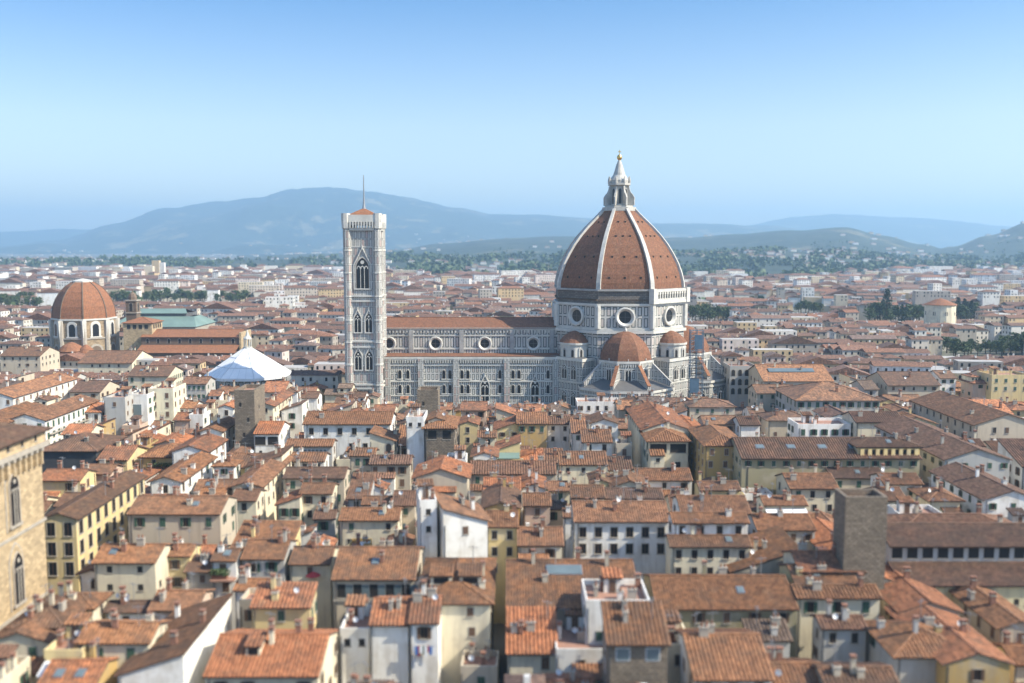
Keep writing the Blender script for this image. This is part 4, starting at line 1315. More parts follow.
    aw = mb.obj('aisle_wall', t)
    mb = MB()
    i = 0
    u = X0 + 0.5
    while u < X1 + 1.6:
        mb.box(u - 0.2, u + 0.2, -21.8, -21.0, 23.4, 25.19, 'white_marble')
        u += 1.05
    mb.box(X0, X1 + 2, -21.75, -21.0, 24.6, 25.18, 'white_marble')
    mb.obj('gallery_corbels', t)
    mb = MB()
    slope(mb, (X0, -21.7, 26.22), (X1 + 2, -21.7, 26.22), (X1 + 2, -11.05, 26.5), (X0, -11.05, 26.5), 0, 'dome_tiles')
    slope(mb, (X1 + 2, 21.7, 26.3), (X0, 21.7, 26.3), (X0, 11.05, 28.0), (X1 + 2, 11.05, 28.0), 0, 'dome_tiles')
    mb.obj('aisle_roof', t)
    big = gothic_mesh(2.8, 9.5, 2, 2.2)
    for px in (485, 535):
        x, z = atY(px, 402, DY - 21)
        put('tall_window', big, aw, x - DX, -21, z, 0)
    sm = gothic_mesh(1.1, 3.6, 1, 0)
    for px in (400, 408, 444, 450, 462, 468, 500, 513, 519, 548):
        x, z = atY(px, 374, DY - 21)
        put('small_window', sm, aw, x - DX, -21, 16.8, 0)
        put('small_window', sm, aw, x - DX, -21, 10.6, 0)
    return t
cathedral()
BLOCK.append((-72, 105, 372, 452))
PROT.append((386, 590, 330, 401, 372))
PROT.append((590, 730, 330, 395, 364))

# ------------------------------------------------------------------ bell tower
def bell_tower():
    cx, cy = -60.1, 389.3
    t = thing('bell_tower', 'slender square marble bell tower with pointed windows and a flat crown', 'tower', (cx, cy, 0))
    h = 6.3
    mb = MB()
    mb.box(-h, h, -h, h, 0, 79.0, 'marble_tower')
    for z in (14.0, 15.6, 31.0, 33.2, 49.6, 51.6):
        mb.box(-h - 0.75, h + 0.75, -h - 0.75, h + 0.75, z, z + 0.7, 'white_marble')
    for z in (23.5, 41.5, 57.5, 64.5, 71.5):
        mb.box(-h - 0.12, h + 0.12, -h - 0.12, h + 0.12, z, z + 0.4, 'white_marble')
    shaft = mb.obj('shaft', t)
    for sx in (-1, 1):
        for sy in (-1, 1):
            mb = MB()
            mb.lathe([(1.75, 0), (1.75, 79.2)], 8, sx * h * 0.95, sy * h * 0.95, PI / 8, 'marble_tower')
            for z in (15.5, 33.0, 51.5, 61, 70, 42, 24):
                mb.lathe([(1.95, z), (1.95, z + 0.6)], 8, sx * h * 0.95, sy * h * 0.95, PI / 8, 'white_marble')
            mb.obj('corner_buttress', t)
    mb = MB()
    for k in range(4):
        a = k * PI / 2
        for i in range(-6, 7):
            u = i * 1.12
            pts = [rot2(u - 0.26, -h - 1.65, a), rot2(u + 0.26, -h - 1.65, a), rot2(u + 0.26, -h + 0.2, a), rot2(u - 0.26, -h + 0.2, a)]
            mb.prism(pts, 79.2, 81.6, 'white_marble')
        pts = [rot2(-h - 1.2, -h - 1.1, a), rot2(h + 1.2, -h - 1.1, a), rot2(h + 1.2, -h, a), rot2(-h - 1.2, -h, a)]
        mb.prism(pts, 80.4, 81.5, 'grey_marble')
    mb.prism(ngon(0, 0, 10.2, 4, PI / 4), 78.2, 79.2, 'white_marble')
    d = h + 1.45
    mb.box(-d, d, -d, d, 81.6, 82.5, 'white_marble', top='terrace')
    for k in range(4):
        a = k * PI / 2
        pts = [rot2(-d + 0.3, -d + 0.0, a), rot2(d - 0.3, -d + 0.0, a), rot2(d - 0.3, -d + 0.3, a), rot2(-d + 0.3, -d + 0.3, a)]
        mb.prism(pts, 82.5, 84.4, 'white_marble')
    for sx in (-1, 1):
        for sy in (-1, 1):
            mb.lathe([(1.7, 79.0), (1.85, 81.6), (1.85, 85.0)], 8, sx * (d - 1.4), sy * (d - 1.4), PI / 8, 'white_marble')
    mb.obj('crown_gallery', t)
    mb = MB()
    e = d - 1.2
    for i in range(4):
        c = [(-e, -e), (e, -e), (e, e), (-e, e)]
        p, q = c[i], c[(i + 1) % 4]
        slope(mb, (*p, 84.0), (*q, 84.0), (0, 0, 87.4), (0, 0, 87.4), 0, 'chapel_tiles')
    mb.obj('cap_roof', t)
    mb = MB()
    mb.lathe([(0.8, 87.0), (0.5, 89.0), (0.3, 92), (0.16, 100.5)], 8, m='metal')
    mb.obj('mast', t)
    g3 = gothic_mesh(4.6, 12.2, 3, 4.4)
    g2 = gothic_mesh(2.3, 7.4, 2, 2.0)
    nic = gothic_mesh(1.0, 4.4, 1, 0, 'grey_marble')
    for k in range(4):
        a = k * PI / 2
        x, y = rot2(0, -h, a)
        put('belfry_window', g3, shaft, x, y, 55.0, a)
        for z in (37.3, 22.0):
            for u in (-2.25, 2.25):
                x, y = rot2(u, -h, a)
                put('twin_window', g2, shaft, x, y, z, a)
        for u in (-4.3, -1.5, 1.5, 4.3):
            x, y = rot2(u, -h, a)
            put('niche', nic, shaft, x, y, 9.0, a)
bell_tower()
BLOCK.append((-70, -49, 376, 402))

# ------------------------------------------------------------------ baptistery under its white tent
def baptistery():
    cy = 428.0
    cx = (247 - 512) / FPX * cy * 1.003
    t = thing('baptistery', 'octagonal baptistery wrapped under a white canvas tent roof', 'baptistery', (cx, cy, 0))
    mb = MB()
    mb.prism(ngon(0, 0, 17.2), 0, 13.6, 'marble')
    mb.prism(ngon(0, 0, 17.8), 13.6, 14.3, 'grey_marble')
    wl_ = mb.obj('wall', t)
    g = gothic_mesh(1.6, 4.6, 1, 0)
    for k in range(8):
        a = k * PI / 4
        ap = 17.2 * math.cos(PI / 8)
        for u in (-4.2, 0, 4.2):
            x, y = rot2(u, -ap, a)
            put('window', g, wl_, x, y, 7.2, a)
    mb = MB()
    o, i_ = ngon(0, 0, 19.2), ngon(0, 0, 1.6)
    vs = [(x, y, 13.2) for x, y in o] + [(x, y, 14.4) for x, y in o] + [(x, y, 26.2) for x, y in i_]
    mb.solid(vs, [(k, (k + 1) % 8, 8 + (k + 1) % 8, 8 + k) for k in range(8)] + [(8 + k, 8 + (k + 1) % 8, 16 + (k + 1) % 8, 16 + k) for k in range(8)], 'canvas')
    for k in range(8):
        mb.bar(Vector((*o[k], 14.45)), Vector((*i_[k], 26.25)), 0.4, 0.25, 'seam')
    for f_ in (0.33, 0.66):
        for k in range(8):
            a_ = Vector((*o[k], 14.45)).lerp(Vector((*i_[k], 26.25)), f_); b_ = Vector((*o[(k + 1) % 8], 14.45)).lerp(Vector((*i_[(k + 1) % 8], 26.25)), f_)
            mb.bar(a_, b_, 0.25, 0.2, 'seam')
        pass
    for k in range(8):
        for q_ in (.25, .5, .75):
            a_ = Vector((*o[k], 14.43)).lerp(Vector((*o[(k + 1) % 8], 14.43)), q_); b_ = Vector((*i_[k], 26.23)).lerp(Vector((*i_[(k + 1) % 8], 26.23)), q_)
            mb.bar(a_, b_, 0.14, 0.16, 'seam')
    mb.obj('tent_roof', t)
    mb = MB()
    mb.lathe([(2.1, 25.2), (2.1, 26.6)], 8, m='white_marble')
    for k in range(8):
        a = k * PI / 4
        mb.lathe([(0.2, 26.6), (0.2, 30.0)], 6, 1.6 * math.cos(a), 1.6 * math.sin(a), m='white_marble')
    mb.lathe([(1.9, 30.0), (1.9, 30.5), (0.9, 31.6), (0.35, 33.6), (0.05, 34.4)], 8, m='white_marble')
    mb.obj('marble_lantern', t)
    BLOCK.append((cx - 20, cx + 20, cy - 20, cy + 20))
    PROT.append((206, 288, 340, 384, cy - 20))
baptistery()

# ------------------------------------------------------------------ church with the second ribbed dome (far left)
def ribbed_chapel():
    Y = 600.0
    s = Y / FPX * 1.003
    cx = (84.5 - 512) * s
    t = thing('domed_chapel', 'stout round-shouldered orange ribbed dome over a stone chapel at the far left', 'church', (cx, Y, 0))
    mb = MB()
    mb.prism(ngon(0, 0, 18.6), 0, 26.2, 'drum_stone')
    mb.prism(ngon(0, 0, 19.3), 26.2, 27.2, 'white_marble')
    mb.prism(ngon(0, 0, 19.2), 14.5, 15.4, 'stone_trim')
    for k in range(8):
        x, y = ngon(0, 0, 18.5)[k]
        mb.lathe([(1.7, 0), (1.7, 26.19)], 8, x, y, m='stone_trim')
        mb.lathe([(1.2, 15.5), (1.9, 26.1)], 4, x * 1.03, y * 1.03, m='white_marble')
    wl_ = mb.obj('wall', t)
    wm = MB()
    wm.plate(arch(6.2, 9.6), -0.4, 0, 'white_marble')
    wm.plate(arch(3.8, 7.8), -0.45, 0, 'glass')
    wm.box(-3.6, 3.6, -0.7, 0, -0.8, 0, 'white_marble')
    wmesh = wm.mesh('chapel_window')
    bm = MB()
    bm.plate(arch(8.5, 8.5), -0.4, 0, 'stone_trim')
    bm.plate(arch(6.4, 7.2), -0.45, 0, 'brown_wall')
    bm.plate(arch(3.2, 4.2), -0.48, 0, 'glass')
    bmesh_ = bm.mesh('blind_arch')
    for k in range(8):
        a = k * PI / 4
        ap = 18.6 * math.cos(PI / 8)
        x, y = rot2(0, -ap, a)
        put('window', wmesh, wl_, x, y, 16.2, a)
        put('blind_arch', bmesh_, wl_, x, y, 3.0, a)
    prof = [(18.6, 27.2), (18.4, 30.0), (17.7, 34.5), (15.9, 39.2), (13.2, 43.6), (10.0, 46.9), (6.8, 49.0), (5.4, 49.7)]
    mb = MB()
    L = len(prof)
    vs = []
    for k in range(8):
        a = PI / 8 + k * PI / 4
        for r, z in prof:
            vs.append((r * math.cos(a), r * math.sin(a), z))
    mb.solid(vs, [(k * L + j, ((k + 1) % 8) * L + j, ((k + 1) % 8) * L + j + 1, k * L + j + 1) for k in range(8) for j in range(L - 1)], 'chapel_tiles')
    dome = mb.obj('dome', t)
    for k in range(8):
        a = PI / 8 + k * PI / 4
        rb = MB()
        for (r0, z0), (r1, z1) in zip(prof, prof[1:]):
            rb.bar((r0 * math.cos(a), r0 * math.sin(a), z0), (r1 * math.cos(a), r1 * math.sin(a), z1), 0.6, 0.6, 'brown_wall', up=(math.cos(a), math.sin(a), 0.3))
        rb.obj('rib', dome)
    mb = MB()
    mb.lathe([(6.0, 49.3), (6.0, 50.2), (3.4, 51.0), (0.5, 51.6)], 8, ph=PI / 8, m='white_marble')
    mb.obj('cap', t)
    # low apse beside the drum
    for (px, r, z) in ((88, 7.5, 8.5), (102, 5, 7)):
        mb = MB()
        x = (px - 84.5) * s
        mb.lathe([(r, 0), (r, z), (r * 1.06, z + .01), (r * 0.7, z + 3), (r * 0.2, z + 5), (0.1, z + 5.3)], 16, x, -24, m='chapel_tiles')
        mb.obj('apse', t)
    BLOCK.append((cx - 26, cx + 26, Y - 32, Y + 26))
    PROT.append((50, 120, 275, 352, Y - 30))

    # nave with crossing block
    x0 = (146 - 512) * s; x1 = (243 - 512) * s
    t = thing('church', 'long brown brick church with tiled nave and bare tan front beside the second dome', 'church', ((x0 + x1) / 2, Y + 2, 0))
    w_ = x1 - x0
    hs = mk(0, 0, w_, 22, 15.5, 'gx', 'S', 'n')
    mb = MB()
    wall_geo(hs, mb, 'brown_wall')
    mb.obj('nave_wall', t)
    mb = MB(); roof_geo(hs, mb, 'chapel_tiles', 0, 1.0, 0.3)
    mb.obj('nave_roof', t)
    mb = MB()
    mb.box(-w_ / 2 + 0.3, w_ / 2 - 0.3, -21, -11.02, 0, 6.5, 'brown_wall')
    mb.obj('aisle_wall', t)
    mb = MB(); slope(mb, (-w_ / 2, -22, 6.6), (w_ / 2, -22, 6.6), (w_ / 2, -11.1, 10.5), (-w_ / 2, -11.1, 10.5), 0, 'chapel_tiles')
    mb.obj('aisle_roof', t)
    fr = MB()
    fr.prism([(w_ / 2 + 0.02, -11.6), (w_ / 2 + 1.2, -11.6), (w_ / 2 + 1.2, 11.6), (w_ / 2 + 0.02, 11.6)], 0, 18.2, 'tan_stone')
    front = fr.obj('front_wall', t)
    dm = MB(); dm.plate(arch(3.0, 7.5), -0.3, 0, 'dark')
    put('doorway', dm.mesh('doorway'), front, w_ / 2 + 1.2, 0, 0, PI / 2)
    wm2 = win_mesh('arch', 1.6, 2.8)
    for i in range(9):
        put('window', wm2, t, -w_ / 2 + 4 + i * (w_ - 8) / 8, -11.0, 11.5, 0)
    # crossing block
    cxb = (141 - 512) * s - (x0 + x1) / 2
    mb = MB()
    mb.box(cxb - 9, cxb + 9, -8, 10, 0, 24.0, 'tan_stone')
    cb = mb.obj('crossing_block', t)
    for u in (-5.5, -1.8, 1.8, 5.5):
        put('window', win_mesh('open', 2.2, 2.6), cb, cxb + u, -8, 20.2, 0)
        put('window', win_mesh('open', 2.2, 2.6), cb, cxb + 9, 1 + u, 20.2, PI / 2)
    h2 = mk(0, 0, 18, 18, 24.0, 'hip', 'S', 'n')
    mb = MB(); roof_geo(h2, mb, 'chapel_tiles', 0, 1.0)
    mb.obj('crossing_roof', t, (cxb, 1, 0))
    BLOCK.append((x0 - 24, x1 + 4, Y - 24, Y + 20))
    PROT.append((118, 246, 315, 354, Y - 24))
    # bell tower behind
    bx = (132.5 - 512) * (Y + 26) / FPX
    t = thing('church_tower', 'small brown campanile with open arches and a tiny cupola beside the second dome', 'tower', (bx, Y + 26, 0))
    mb = MB()
    mb.box(-3.4, 3.4, -3.4, 3.4, 0, 36, 'brown_wall')
    mb.box(-3.9, 3.9, -3.9, 3.9, 36, 36.8, 'stone_trim')
    mb.box(-3.9, 3.9, -3.9, 3.9, 28, 28.6, 'stone_trim')
    sh = mb.obj('shaft', t)
    for k in range(4):
        x, y = rot2(0, -3.4, k * PI / 2)
        put('belfry_arch', win_mesh('loggia_arch', 2.2, 5.4), sh, x, y, 29.4, k * PI / 2)
    mb = MB()
    mb.lathe([(2.9, 36.8), (2.9, 38.6), (2.2, 40.4), (1.0, 41.4), (0.35, 42.2), (0.3, 43.6), (0.02, 44.2)], 8, m='brown_wall')
    mb.obj('cupola', t)
ribbed_chapel()

def market_hall():
    Y = 720.0
    s = Y / FPX
    x0, x1 = (112 - 512) * s, (196 - 512) * s
    t = thing('market_hall', 'wide market hall with pale green sheet-metal roofs beyond the second dome', 'hall', ((x0 + x1) / 2, Y + 20, 0))
    w_ = x1 - x0
    mb = MB()
    mb.box(-w_ / 2, w_ / 2, -24, 24, 0, 11, 'stone_trim')
    mb.obj('wall', t)
    mb = MB()
    slope(mb, (-w_ / 2 - 1, -25, 11.2), (w_ / 2 + 1, -25, 11.2), (w_ / 2 - 6, -8, 18), (-w_ / 2 + 6, -8, 18), 0, 'verdigris')
    slope(mb, (w_ / 2 + 1, 25, 11.2), (-w_ / 2 - 1, 25, 11.2), (-w_ / 2 + 6, 8, 18), (w_ / 2 - 6, 8, 18), 0, 'verdigris')
    slope(mb, (w_ / 2 + 1, -25, 11.2), (w_ / 2 + 1, 25, 11.2), (w_ / 2 - 6, 8, 18), (w_ / 2 - 6, -8, 18), 0, 'verdigris')
    slope(mb, (-w_ / 2 - 1, 25, 11.2), (-w_ / 2 - 1, -25, 11.2), (-w_ / 2 + 6, -8, 18), (-w_ / 2 + 6, 8, 18), 0, 'verdigris')
    mb.obj('lower_roof', t)
    mb = MB(); mb.box(-w_ / 2 + 6, w_ / 2 - 12, -7.9, 7.9, 17.5, 20.2, 'lead')
    mb.obj('clerestory', t)
    mb = MB()
    e = w_ / 2
    slope(mb, (-e + 5, -9, 20.3), (e - 11, -9, 20.3), (e - 15, 0, 23.5), (-e + 8, 0, 23.5), 0, 'verdigris')
    slope(mb, (e - 11, 9, 20.3), (-e + 5, 9, 20.3), (-e + 8, 0, 23.5), (e - 15, 0, 23.5), 0, 'verdigris')
    mb.obj('upper_roof', t)
    BLOCK.append((x0 - 4, x1 + 4, Y - 8, Y + 48))
    PROT.append((140, 200, 308, 330, Y - 6))
market_hall()

# ------------------------------------------------------------------ rotunda and big roofs on the right
def rotunda():
    Y = 760.0
    s = Y / FPX * 1.003
    cx = (939.5 - 512) * s
    t = thing('rotunda', 'round cream rotunda with a shallow conical tiled roof', 'rotunda', (cx, Y, 0))
    mb = MB()
    mb.lathe([(11.6, 0), (11.6, 24.6), (12.1, 24.61), (12.1, 25.2)], 16, m='plaster')
    o = mb.obj('wall', t, color=WC['C'])
    mb = MB(); mb.lathe([(12.6, 25.2), (12.6, 25.5), (4, 29.4), (0.3, 30.4)], 16, m='chapel_tiles')
    mb.obj('conical_roof', t)
    wm = win_mesh('arch', 1.6, 3.2)
    for k in range(8):
        a = k * PI / 4
        put('window', wm, t, 11.45 * math.sin(a), -11.45 * math.cos(a), 17, a)
    BLOCK.append((cx - 14, cx + 14, Y - 14, Y + 14))
    PROT.append((922, 958, 300, 322, Y - 12))
rotunda()

# ------------------------------------------------------------------ tan gothic hall at the left edge
def gothic_hall():
    x1 = -84.7
    y0, y1 = 126.0, 168.0
    t = thing('gothic_hall', 'tall tan stone gothic hall with pointed windows and an arcaded cornice at the left edge', 'hall', (x1 - 12, (y0 + y1) / 2, 0))
    hy = (y1 - y0) / 2
    mb = MB()
    mb.box(-12, 12, -hy, hy, 0, 34.6, 'tan_stone')
    mb.box(-12.3, 12.3, -hy - 0.3, hy + 0.3, 22.6, 23.1, 'stone_trim')
    mb.box(-12.3, 12.3, -hy - 0.3, hy + 0.3, 9.0, 9.5, 'stone_trim')
    wl_ = mb.obj('wall', t)
    mb = MB()
    n = 22
    for i in range(n):
        y = -hy + 0.9 + i * (2 * hy - 1.8) / (n - 1)
        mb.box(11.9, 12.7, y - 0.25, y + 0.25, 33.2, 36.2, 'tan_stone')
        mb.box(11.95, 12.85, y - 0.32, y + 0.32, 35.6, 36.2, 'stone_trim')
    for i in range(14):
        x = -11.1 + i * 22.2 / 13
        mb.box(x - 0.25, x + 0.25, -hy - 1.3, -hy + 0.1, 33.2, 36.2, 'tan_stone')
        mb.box(x - 0.25, x + 0.25, hy - 0.1, hy + 1.3, 33.2, 36.2, 'tan_stone')
    mb.box(-12.9, 12.9, -hy - 1.6, hy + 1.6, 36.2, 37.0, 'stone_trim')
    mb.obj('arcaded_cornice', t)
    mb = MB()
    mb.box(-12.4, 12.4, -hy - 1.0, hy + 1.0, 37.0, 39.2, 'tan_stone')
    att = mb.obj('attic_wall', t)
    for i in range(9):
        put('attic_window', win_mesh('open', 0.8, 1.1), att, 12.4, -hy + 2.5 + i * (2 * hy - 5) / 8, 37.7, PI / 2)
    h2 = mk(0, 0, 24.8, 2 * hy + 2.4, 39.2, 'hip', 'B', 'n')
    mb = MB(); roof_geo(h2, mb, 'tiles', 0.5, 0.9)
    mb.obj('roof', t, color=RED['b'])
    gm = gothic_mesh(2.5, 8.6, 3, 0, 'stone_trim')
    am = MB()
    am.plate(arch(4.8, 11.6, True), -0.16, 0, 'stone_trim')
    am.plate(arch(4.2, 11.2, True), -0.2, 0, 'tan_stone')
    ame = am.mesh('blind_arch')
    for i, y in enumerate((157.5, 140.5)):
        for z in (25.0, 11.3):
            put('blind_arch', ame, wl_, 12, y - (y0 + y1) / 2, z - 1.0, PI / 2)
            put('gothic_window', gm, wl_, 12.18, y - (y0 + y1) / 2, z, PI / 2)
    BLOCK.append((x1 - 30, x1 + 3, 100, y1 + 3))
    PROT.append((0, 43, 425, 605, y0))
gothic_hall()

# ------------------------------------------------------------------ rough stone towers
def stone_tower(label, px0, px1, ptop, z, D, mat, side):
    X, Y, tt = P((px0 + px1) / 2, ptop, z)
    w_ = (px1 - px0) / FPX * tt
    t = thing('stone_tower', label, 'tower', (X, Y + D / 2, 0))
    mb = MB()
    w2, d2 = w_ / 2, D / 2
    mb.box(-w2, w2, -d2, d2, 0, z - 1.2, mat, top='terrace')
    sh = mb.obj('shaft', t)
    mb = MB()
    for (a0, a1, b0, b1) in ((-w2, w2, -d2, -d2 + .5), (-w2, w2, d2 - .5, d2), (-w2, -w2 + .5, -d2 + .5, d2 - .5), (w2 - .5, w2, -d2 + .5, d2 - .5)):
        mb.box(a0 - .003, a1 + .003, b0, b1, z - 1.2, z, mat)
    mb.obj('parapet', t)
    hole = win_mesh('open', 0.7, 1.3)
    for (u, zz) in () if 'windowless' in label else ((-w2 * .4, z - 5), (w2 * .35, z - 9.5), (-w2 * .1, z - 14)):
        put('slit_window', hole, sh, u, -d2, zz, 0)
        put('slit_window', hole, sh, side * w2, u * .8, zz - 1.5, side * PI / 2)
    BLOCK.append((X - w2 - 1, X + w2 + 1, Y - 1, Y + D + 1))
    PROT.append((px0 - 8, px1 + 6, ptop - 3, ptop + 55, Y))
    return t
stone_tower('rough windowless grey-brown stone tower rising among low roofs', 846, 888, 497, 31.5, 5.5, 'tower_stone', -1)
stone_tower('square dark stone tower with a sunlit tan right side beside a narrow street', 234, 254, 390, 30, 12, 'tower_stone', 1)
t_ = stone_tower('low brown stone tower stump standing before the nave wall', 417, 438, 390, 27, 8, 'tower_stone', 1)
PROT.pop()
PROT.append((417, 440, 386, 404, 330))

# ------------------------------------------------------------------ clerestory palace at lower right
def clerestory_palace():
    z2 = 16.0
    X, Y, tt = P(960, 585, z2)
    x0 = (902 - 512) / FPX * tt
    x1 = (1060 - 512) / FPX * tt
    w_ = x1 - x0
    t = thing('palace', 'long palace with a dark loggia band between two parallel tiled roofs', 'palace', ((x0 + x1) / 2, Y, 0))
    a = w_ / 2
    mb = MB()
    mb.box(-a, a, 0, 11, 0, z2, 'plaster')
    wl_ = mb.obj('lower_wall', t, color=(0.66, 0.58, 0.36))
    mb = MB(); slope(mb, (-a - .3, -0.8, z2 + .05), (a + .3, -0.8, z2 + .05), (a + .3, 5.6, z2 + 2.1), (-a - .3, 5.6, z2 + 2.1), 0.45)
    mb.obj('lower_roof', t, color=RED['b'])
    mb = MB(); mb.box(-a, a, 5.6, 17, z2 + .01, z2 + 5.0, 'plaster')
    up = mb.obj('upper_wall', t, color=WC['G'])
    h2 = mk(0, 0, w_, 11.4, z2 + 5.0, 'gx', 'G', 'b')
    mb = MB(); roof_geo(h2, mb, 'tiles', 0.45, 0.9, 0.3)
    mb.obj('upper_roof', t, (0, 11.3, 0), color=RED['b'])
    n = 10
    for i in range(n):
        put('loggia_opening', win_mesh('open', w_ / n * 0.68, 2.0), up, -a + w_ * (i + .5) / n, 5.6, z2 + 2.7, 0)
    for i in range(13):
        put('attic_window', win_mesh('open', 0.8, 1.0), wl_, -a + w_ * (i + .5) / 13, 0, z2 - 3.4, 0)
    for i in range(9):
        put('window', win_mesh('plain', 1.1, 2.0), wl_, -a + w_ * (i + .5) / 9, 0, z2 - 8, 0)
    BLOCK.append((x0 - 1, x1 + 1, Y - 9, Y + 18))
    PROT.append((880, 1024, 540, 622, Y))
clerestory_palace()

# ------------------------------------------------------------------ scaffold by the right apse
def scaffold():
    Y = 372.0
    x0, _ = atY(690, 340, Y)
    x1, _ = atY(703, 340, Y)
    zt = atY(690, 332, Y)[1]
    t = thing('scaffold', 'tall blue-netted scaffold standing against the right apse of the cathedral', 'scaffold', ((x0 + x1) / 2, Y, 0))
    a = (x1 - x0) / 2
    mb = MB()
    for x in (-a, 0, a):
        for y in (-1.2, 1.2):
            mb.bar((x, y, 0), (x, y, zt + 1), 0.24, 0.24, 'blue_net')
    z = 2.0
    while z < zt:
        for y in (-1.2, 1.2):
            mb.bar((-a, y, z + 1), (a, y, z + 1), 0.2, 0.2, 'metal')
            mb.bar((-a, y, z), (0, y, z + 2), 0.16, 0.16, 'metal')
        z += 2.0
    mb.obj('frame', t)
    z = 2.0
    while z < zt:
        d = MB(); d.box(-a, a, -1.1, 1.1, z, z + 0.1, 'wood')
        d.obj('deck', t)
        z += 2.0
    nb = MB()
    for i in range(6):
        z0 = 3 + i * (zt - 4) / 6
        if i in (2, 5):
            nb.box(-a + 0.1 + (i % 2) * 1.5, a - 0.3 - ((i + 1) % 2) * 1.2, -1.34, -1.30, z0, z0 + (zt - 4) / 6 - .1, 'blue_net')
    nb.obj('netting', t)
scaffold()
def interp(pts, x):
    if x <= pts[0][0]: return pts[0][1]
    for (a, b2), (c, d) in zip(pts, pts[1:]):
        if a <= x <= c:
            k = (x - a) / (c - a)
            k = k * k * (3 - 2 * k)
            return b2 + (d - b2) * k
    return pts[-1][1]
# ================================================================== HOUSES
def in_block(x, y, m=0.0):
    return any(x0 - m < x < x1 + m and y0 - m < y < y1 + m for x0, x1, y0, y1 in BLOCK)

FOOT = []
for hs in HOUSES:
    e = 0.0 if abs(hs.rot) < .01 else 2
    FOOT.append((hs.cx - hs.w / 2 - e, hs.cx + hs.w / 2 + e, hs.cy - hs.d / 2 - e, hs.cy + hs.d / 2 + e))

def overlaps(x0, x1, y0, y1, m=0.4):
    for (a0, a1, b0, b1) in FOOT:
        if x0 < a1 + m and x1 > a0 - m and y0 < b1 + m and y1 > b0 - m:
            return True
    for (a0, a1, b0, b1) in BLOCK:
        if x0 < a1 and x1 > a0 and y0 < b1 and y1 > b0:
            return True
    return False

def clash(hs):
    """does the house hide a facade that the place shows open"""
    tz = top_z(hs)
    pts = [proj(hs.cx + sx * hs.w / 2, hs.cy + sy * hs.d / 2, z) for sx in (-1, 1) for sy in (-1, 1) for z in (hs.ze, tz)]
    px0 = min(p[0] for p in pts); px1 = max(p[0] for p in pts); py = min(p[1] for p in pts)
    yn = hs.cy - hs.d / 2
    for (a0, a1, b0, b1, Y) in PROT:
        if yn < Y and px0 < a1 - 1 and px1 > a0 + 1 and py < b1:
            return True
    return False

ROOFW = ['gx'] * 9 + ['gy'] * 5 + ['hip'] * 4 + ['sb'] * 2 + ['sr'] + ['sl'] + ['flat'] * 2
FILL = []
y = 98.0
row = 0
while y < 402:
    rd = rnd.uniform(9.5, 14.5) * (0.85 if y < 200 else 1.0)
    half = 0.56 * y + 22
    x = -half + rnd.uniform(0, 6)
    while x < half:
        w_ = rnd.choice((6.5, 7.5, 8.5, 10, 11.5, 13.5)) * rnd.uniform(.9, 1.1) * (0.9 if y < 200 else 1.0)
        d = rd - rnd.uniform(0.3, 1.5)
        yo = y + rnd.uniform(-0.8, 0.8)
        placed = False
        for (sw, sd, ox, oy) in ((1, 1, 0, 0), (0.6, 1, 0, 0), (0.6, 1, 0.4, 0), (1, 0.6, 0, 0), (1, 0.6, 0, .4), (0.5, 0.55, 0, 0), (0.5, 0.55, .5, 0), (0.5, 0.55, 0, .45), (0.5, .55, .5, .45)):
            a0 = x + ox * w_; b0 = yo + oy * d
            a1 = a0 + w_ * sw; b1 = b0 + d * sd
            if a1 - a0 < 4 or b1 - b0 < 4 or overlaps(a0, a1, b0, b1):
                continue
            roof = rnd.choice(ROOFW)
            wall = rnd.choice('WWWWCCCCYBBBGPO')
            rc = rnd.choice('nnnnoobbbg')
            hs = mk((a0 + a1) / 2, (b0 + b1) / 2, a1 - a0 - 0.15, b1 - b0 - 0.15, rnd.uniform(12.5, 18.5), roof, wall, rc, R(rnd.uniform(-2.5, 2.5)), infill=True)
            ok = False
            while hs.ze > 5:
                if not clash(hs):
                    ok = True
                    break
                hs.ze -= 1.2
            if not ok:
                continue
            hs.py = proj(hs.cx, hs.cy, hs.ze)[1]
            FILL.append(hs)
            FOOT.append((a0, a1, b0, b1))
            placed = True
            if (sw, sd) == (1, 1):
                break
        x += w_ + (0.0 if rnd.random() < 0.74 else rnd.uniform(1.5, 3.5))
    y += rd + (0.2 if row % 3 else 2.2)
    row += 1

# which of the filling houses does the photograph's place show? (rays from the view point)
polys_v, polys_f, owner = [], [], []
ALLH = HOUSES + FILL
for i, hs in enumerate(ALLH):
    v, f = hull(hs)
    o = len(polys_v)
    polys_v += v
    for q in f:
        polys_f.append([j + o for j in q])
        owner.append(i)
bvh = BVHTree.FromPolygons([Vector(v) for v in polys_v], polys_f)
eye = Vector((0, 0, CAM_Z))
for i, hs in enumerate(ALLH):
    n = 0
    tot = 0
    tz = top_z(hs)
    for sx in (-0.46, -0.28, -0.1, 0.1, 0.28, 0.46):
        for sy in (-0.5, -0.35, -0.2, 0.0):
            for z in ((hs.ze - 3, hs.ze - 0.5) if sy == -0.5 else (None,)):
                lx, ly = sx * hs.w, sy * hs.d
                zz = roof_z(hs, lx, ly) if z is None else z
                p = Vector((hs.cx + lx, hs.cy + ly, zz))
                q = proj(p.x, p.y, p.z)
                if not (-4 <= q[0] <= 1028 and q[1] <= 687):
                    continue
                tot += 1
                loc, nor, idx, dist = bvh.ray_cast(eye, (p - eye).normalized())
                if idx is None or owner[idx] == i or dist > (p - eye).length - 0.6:
                    n += 1
    hs.vis = n
for h in HOUSES:
    if h.vis < 1:
        q = proj(h.cx, h.cy - h.d / 2, h.ze)
        print('HIDDEN hand house', h.label, [round(c) for c in q])
for h in HOUSES[:]:
    if h.vis < 1: HOUSES.remove(h)
vis_fill = [h for h in FILL if h.vis >= 2]
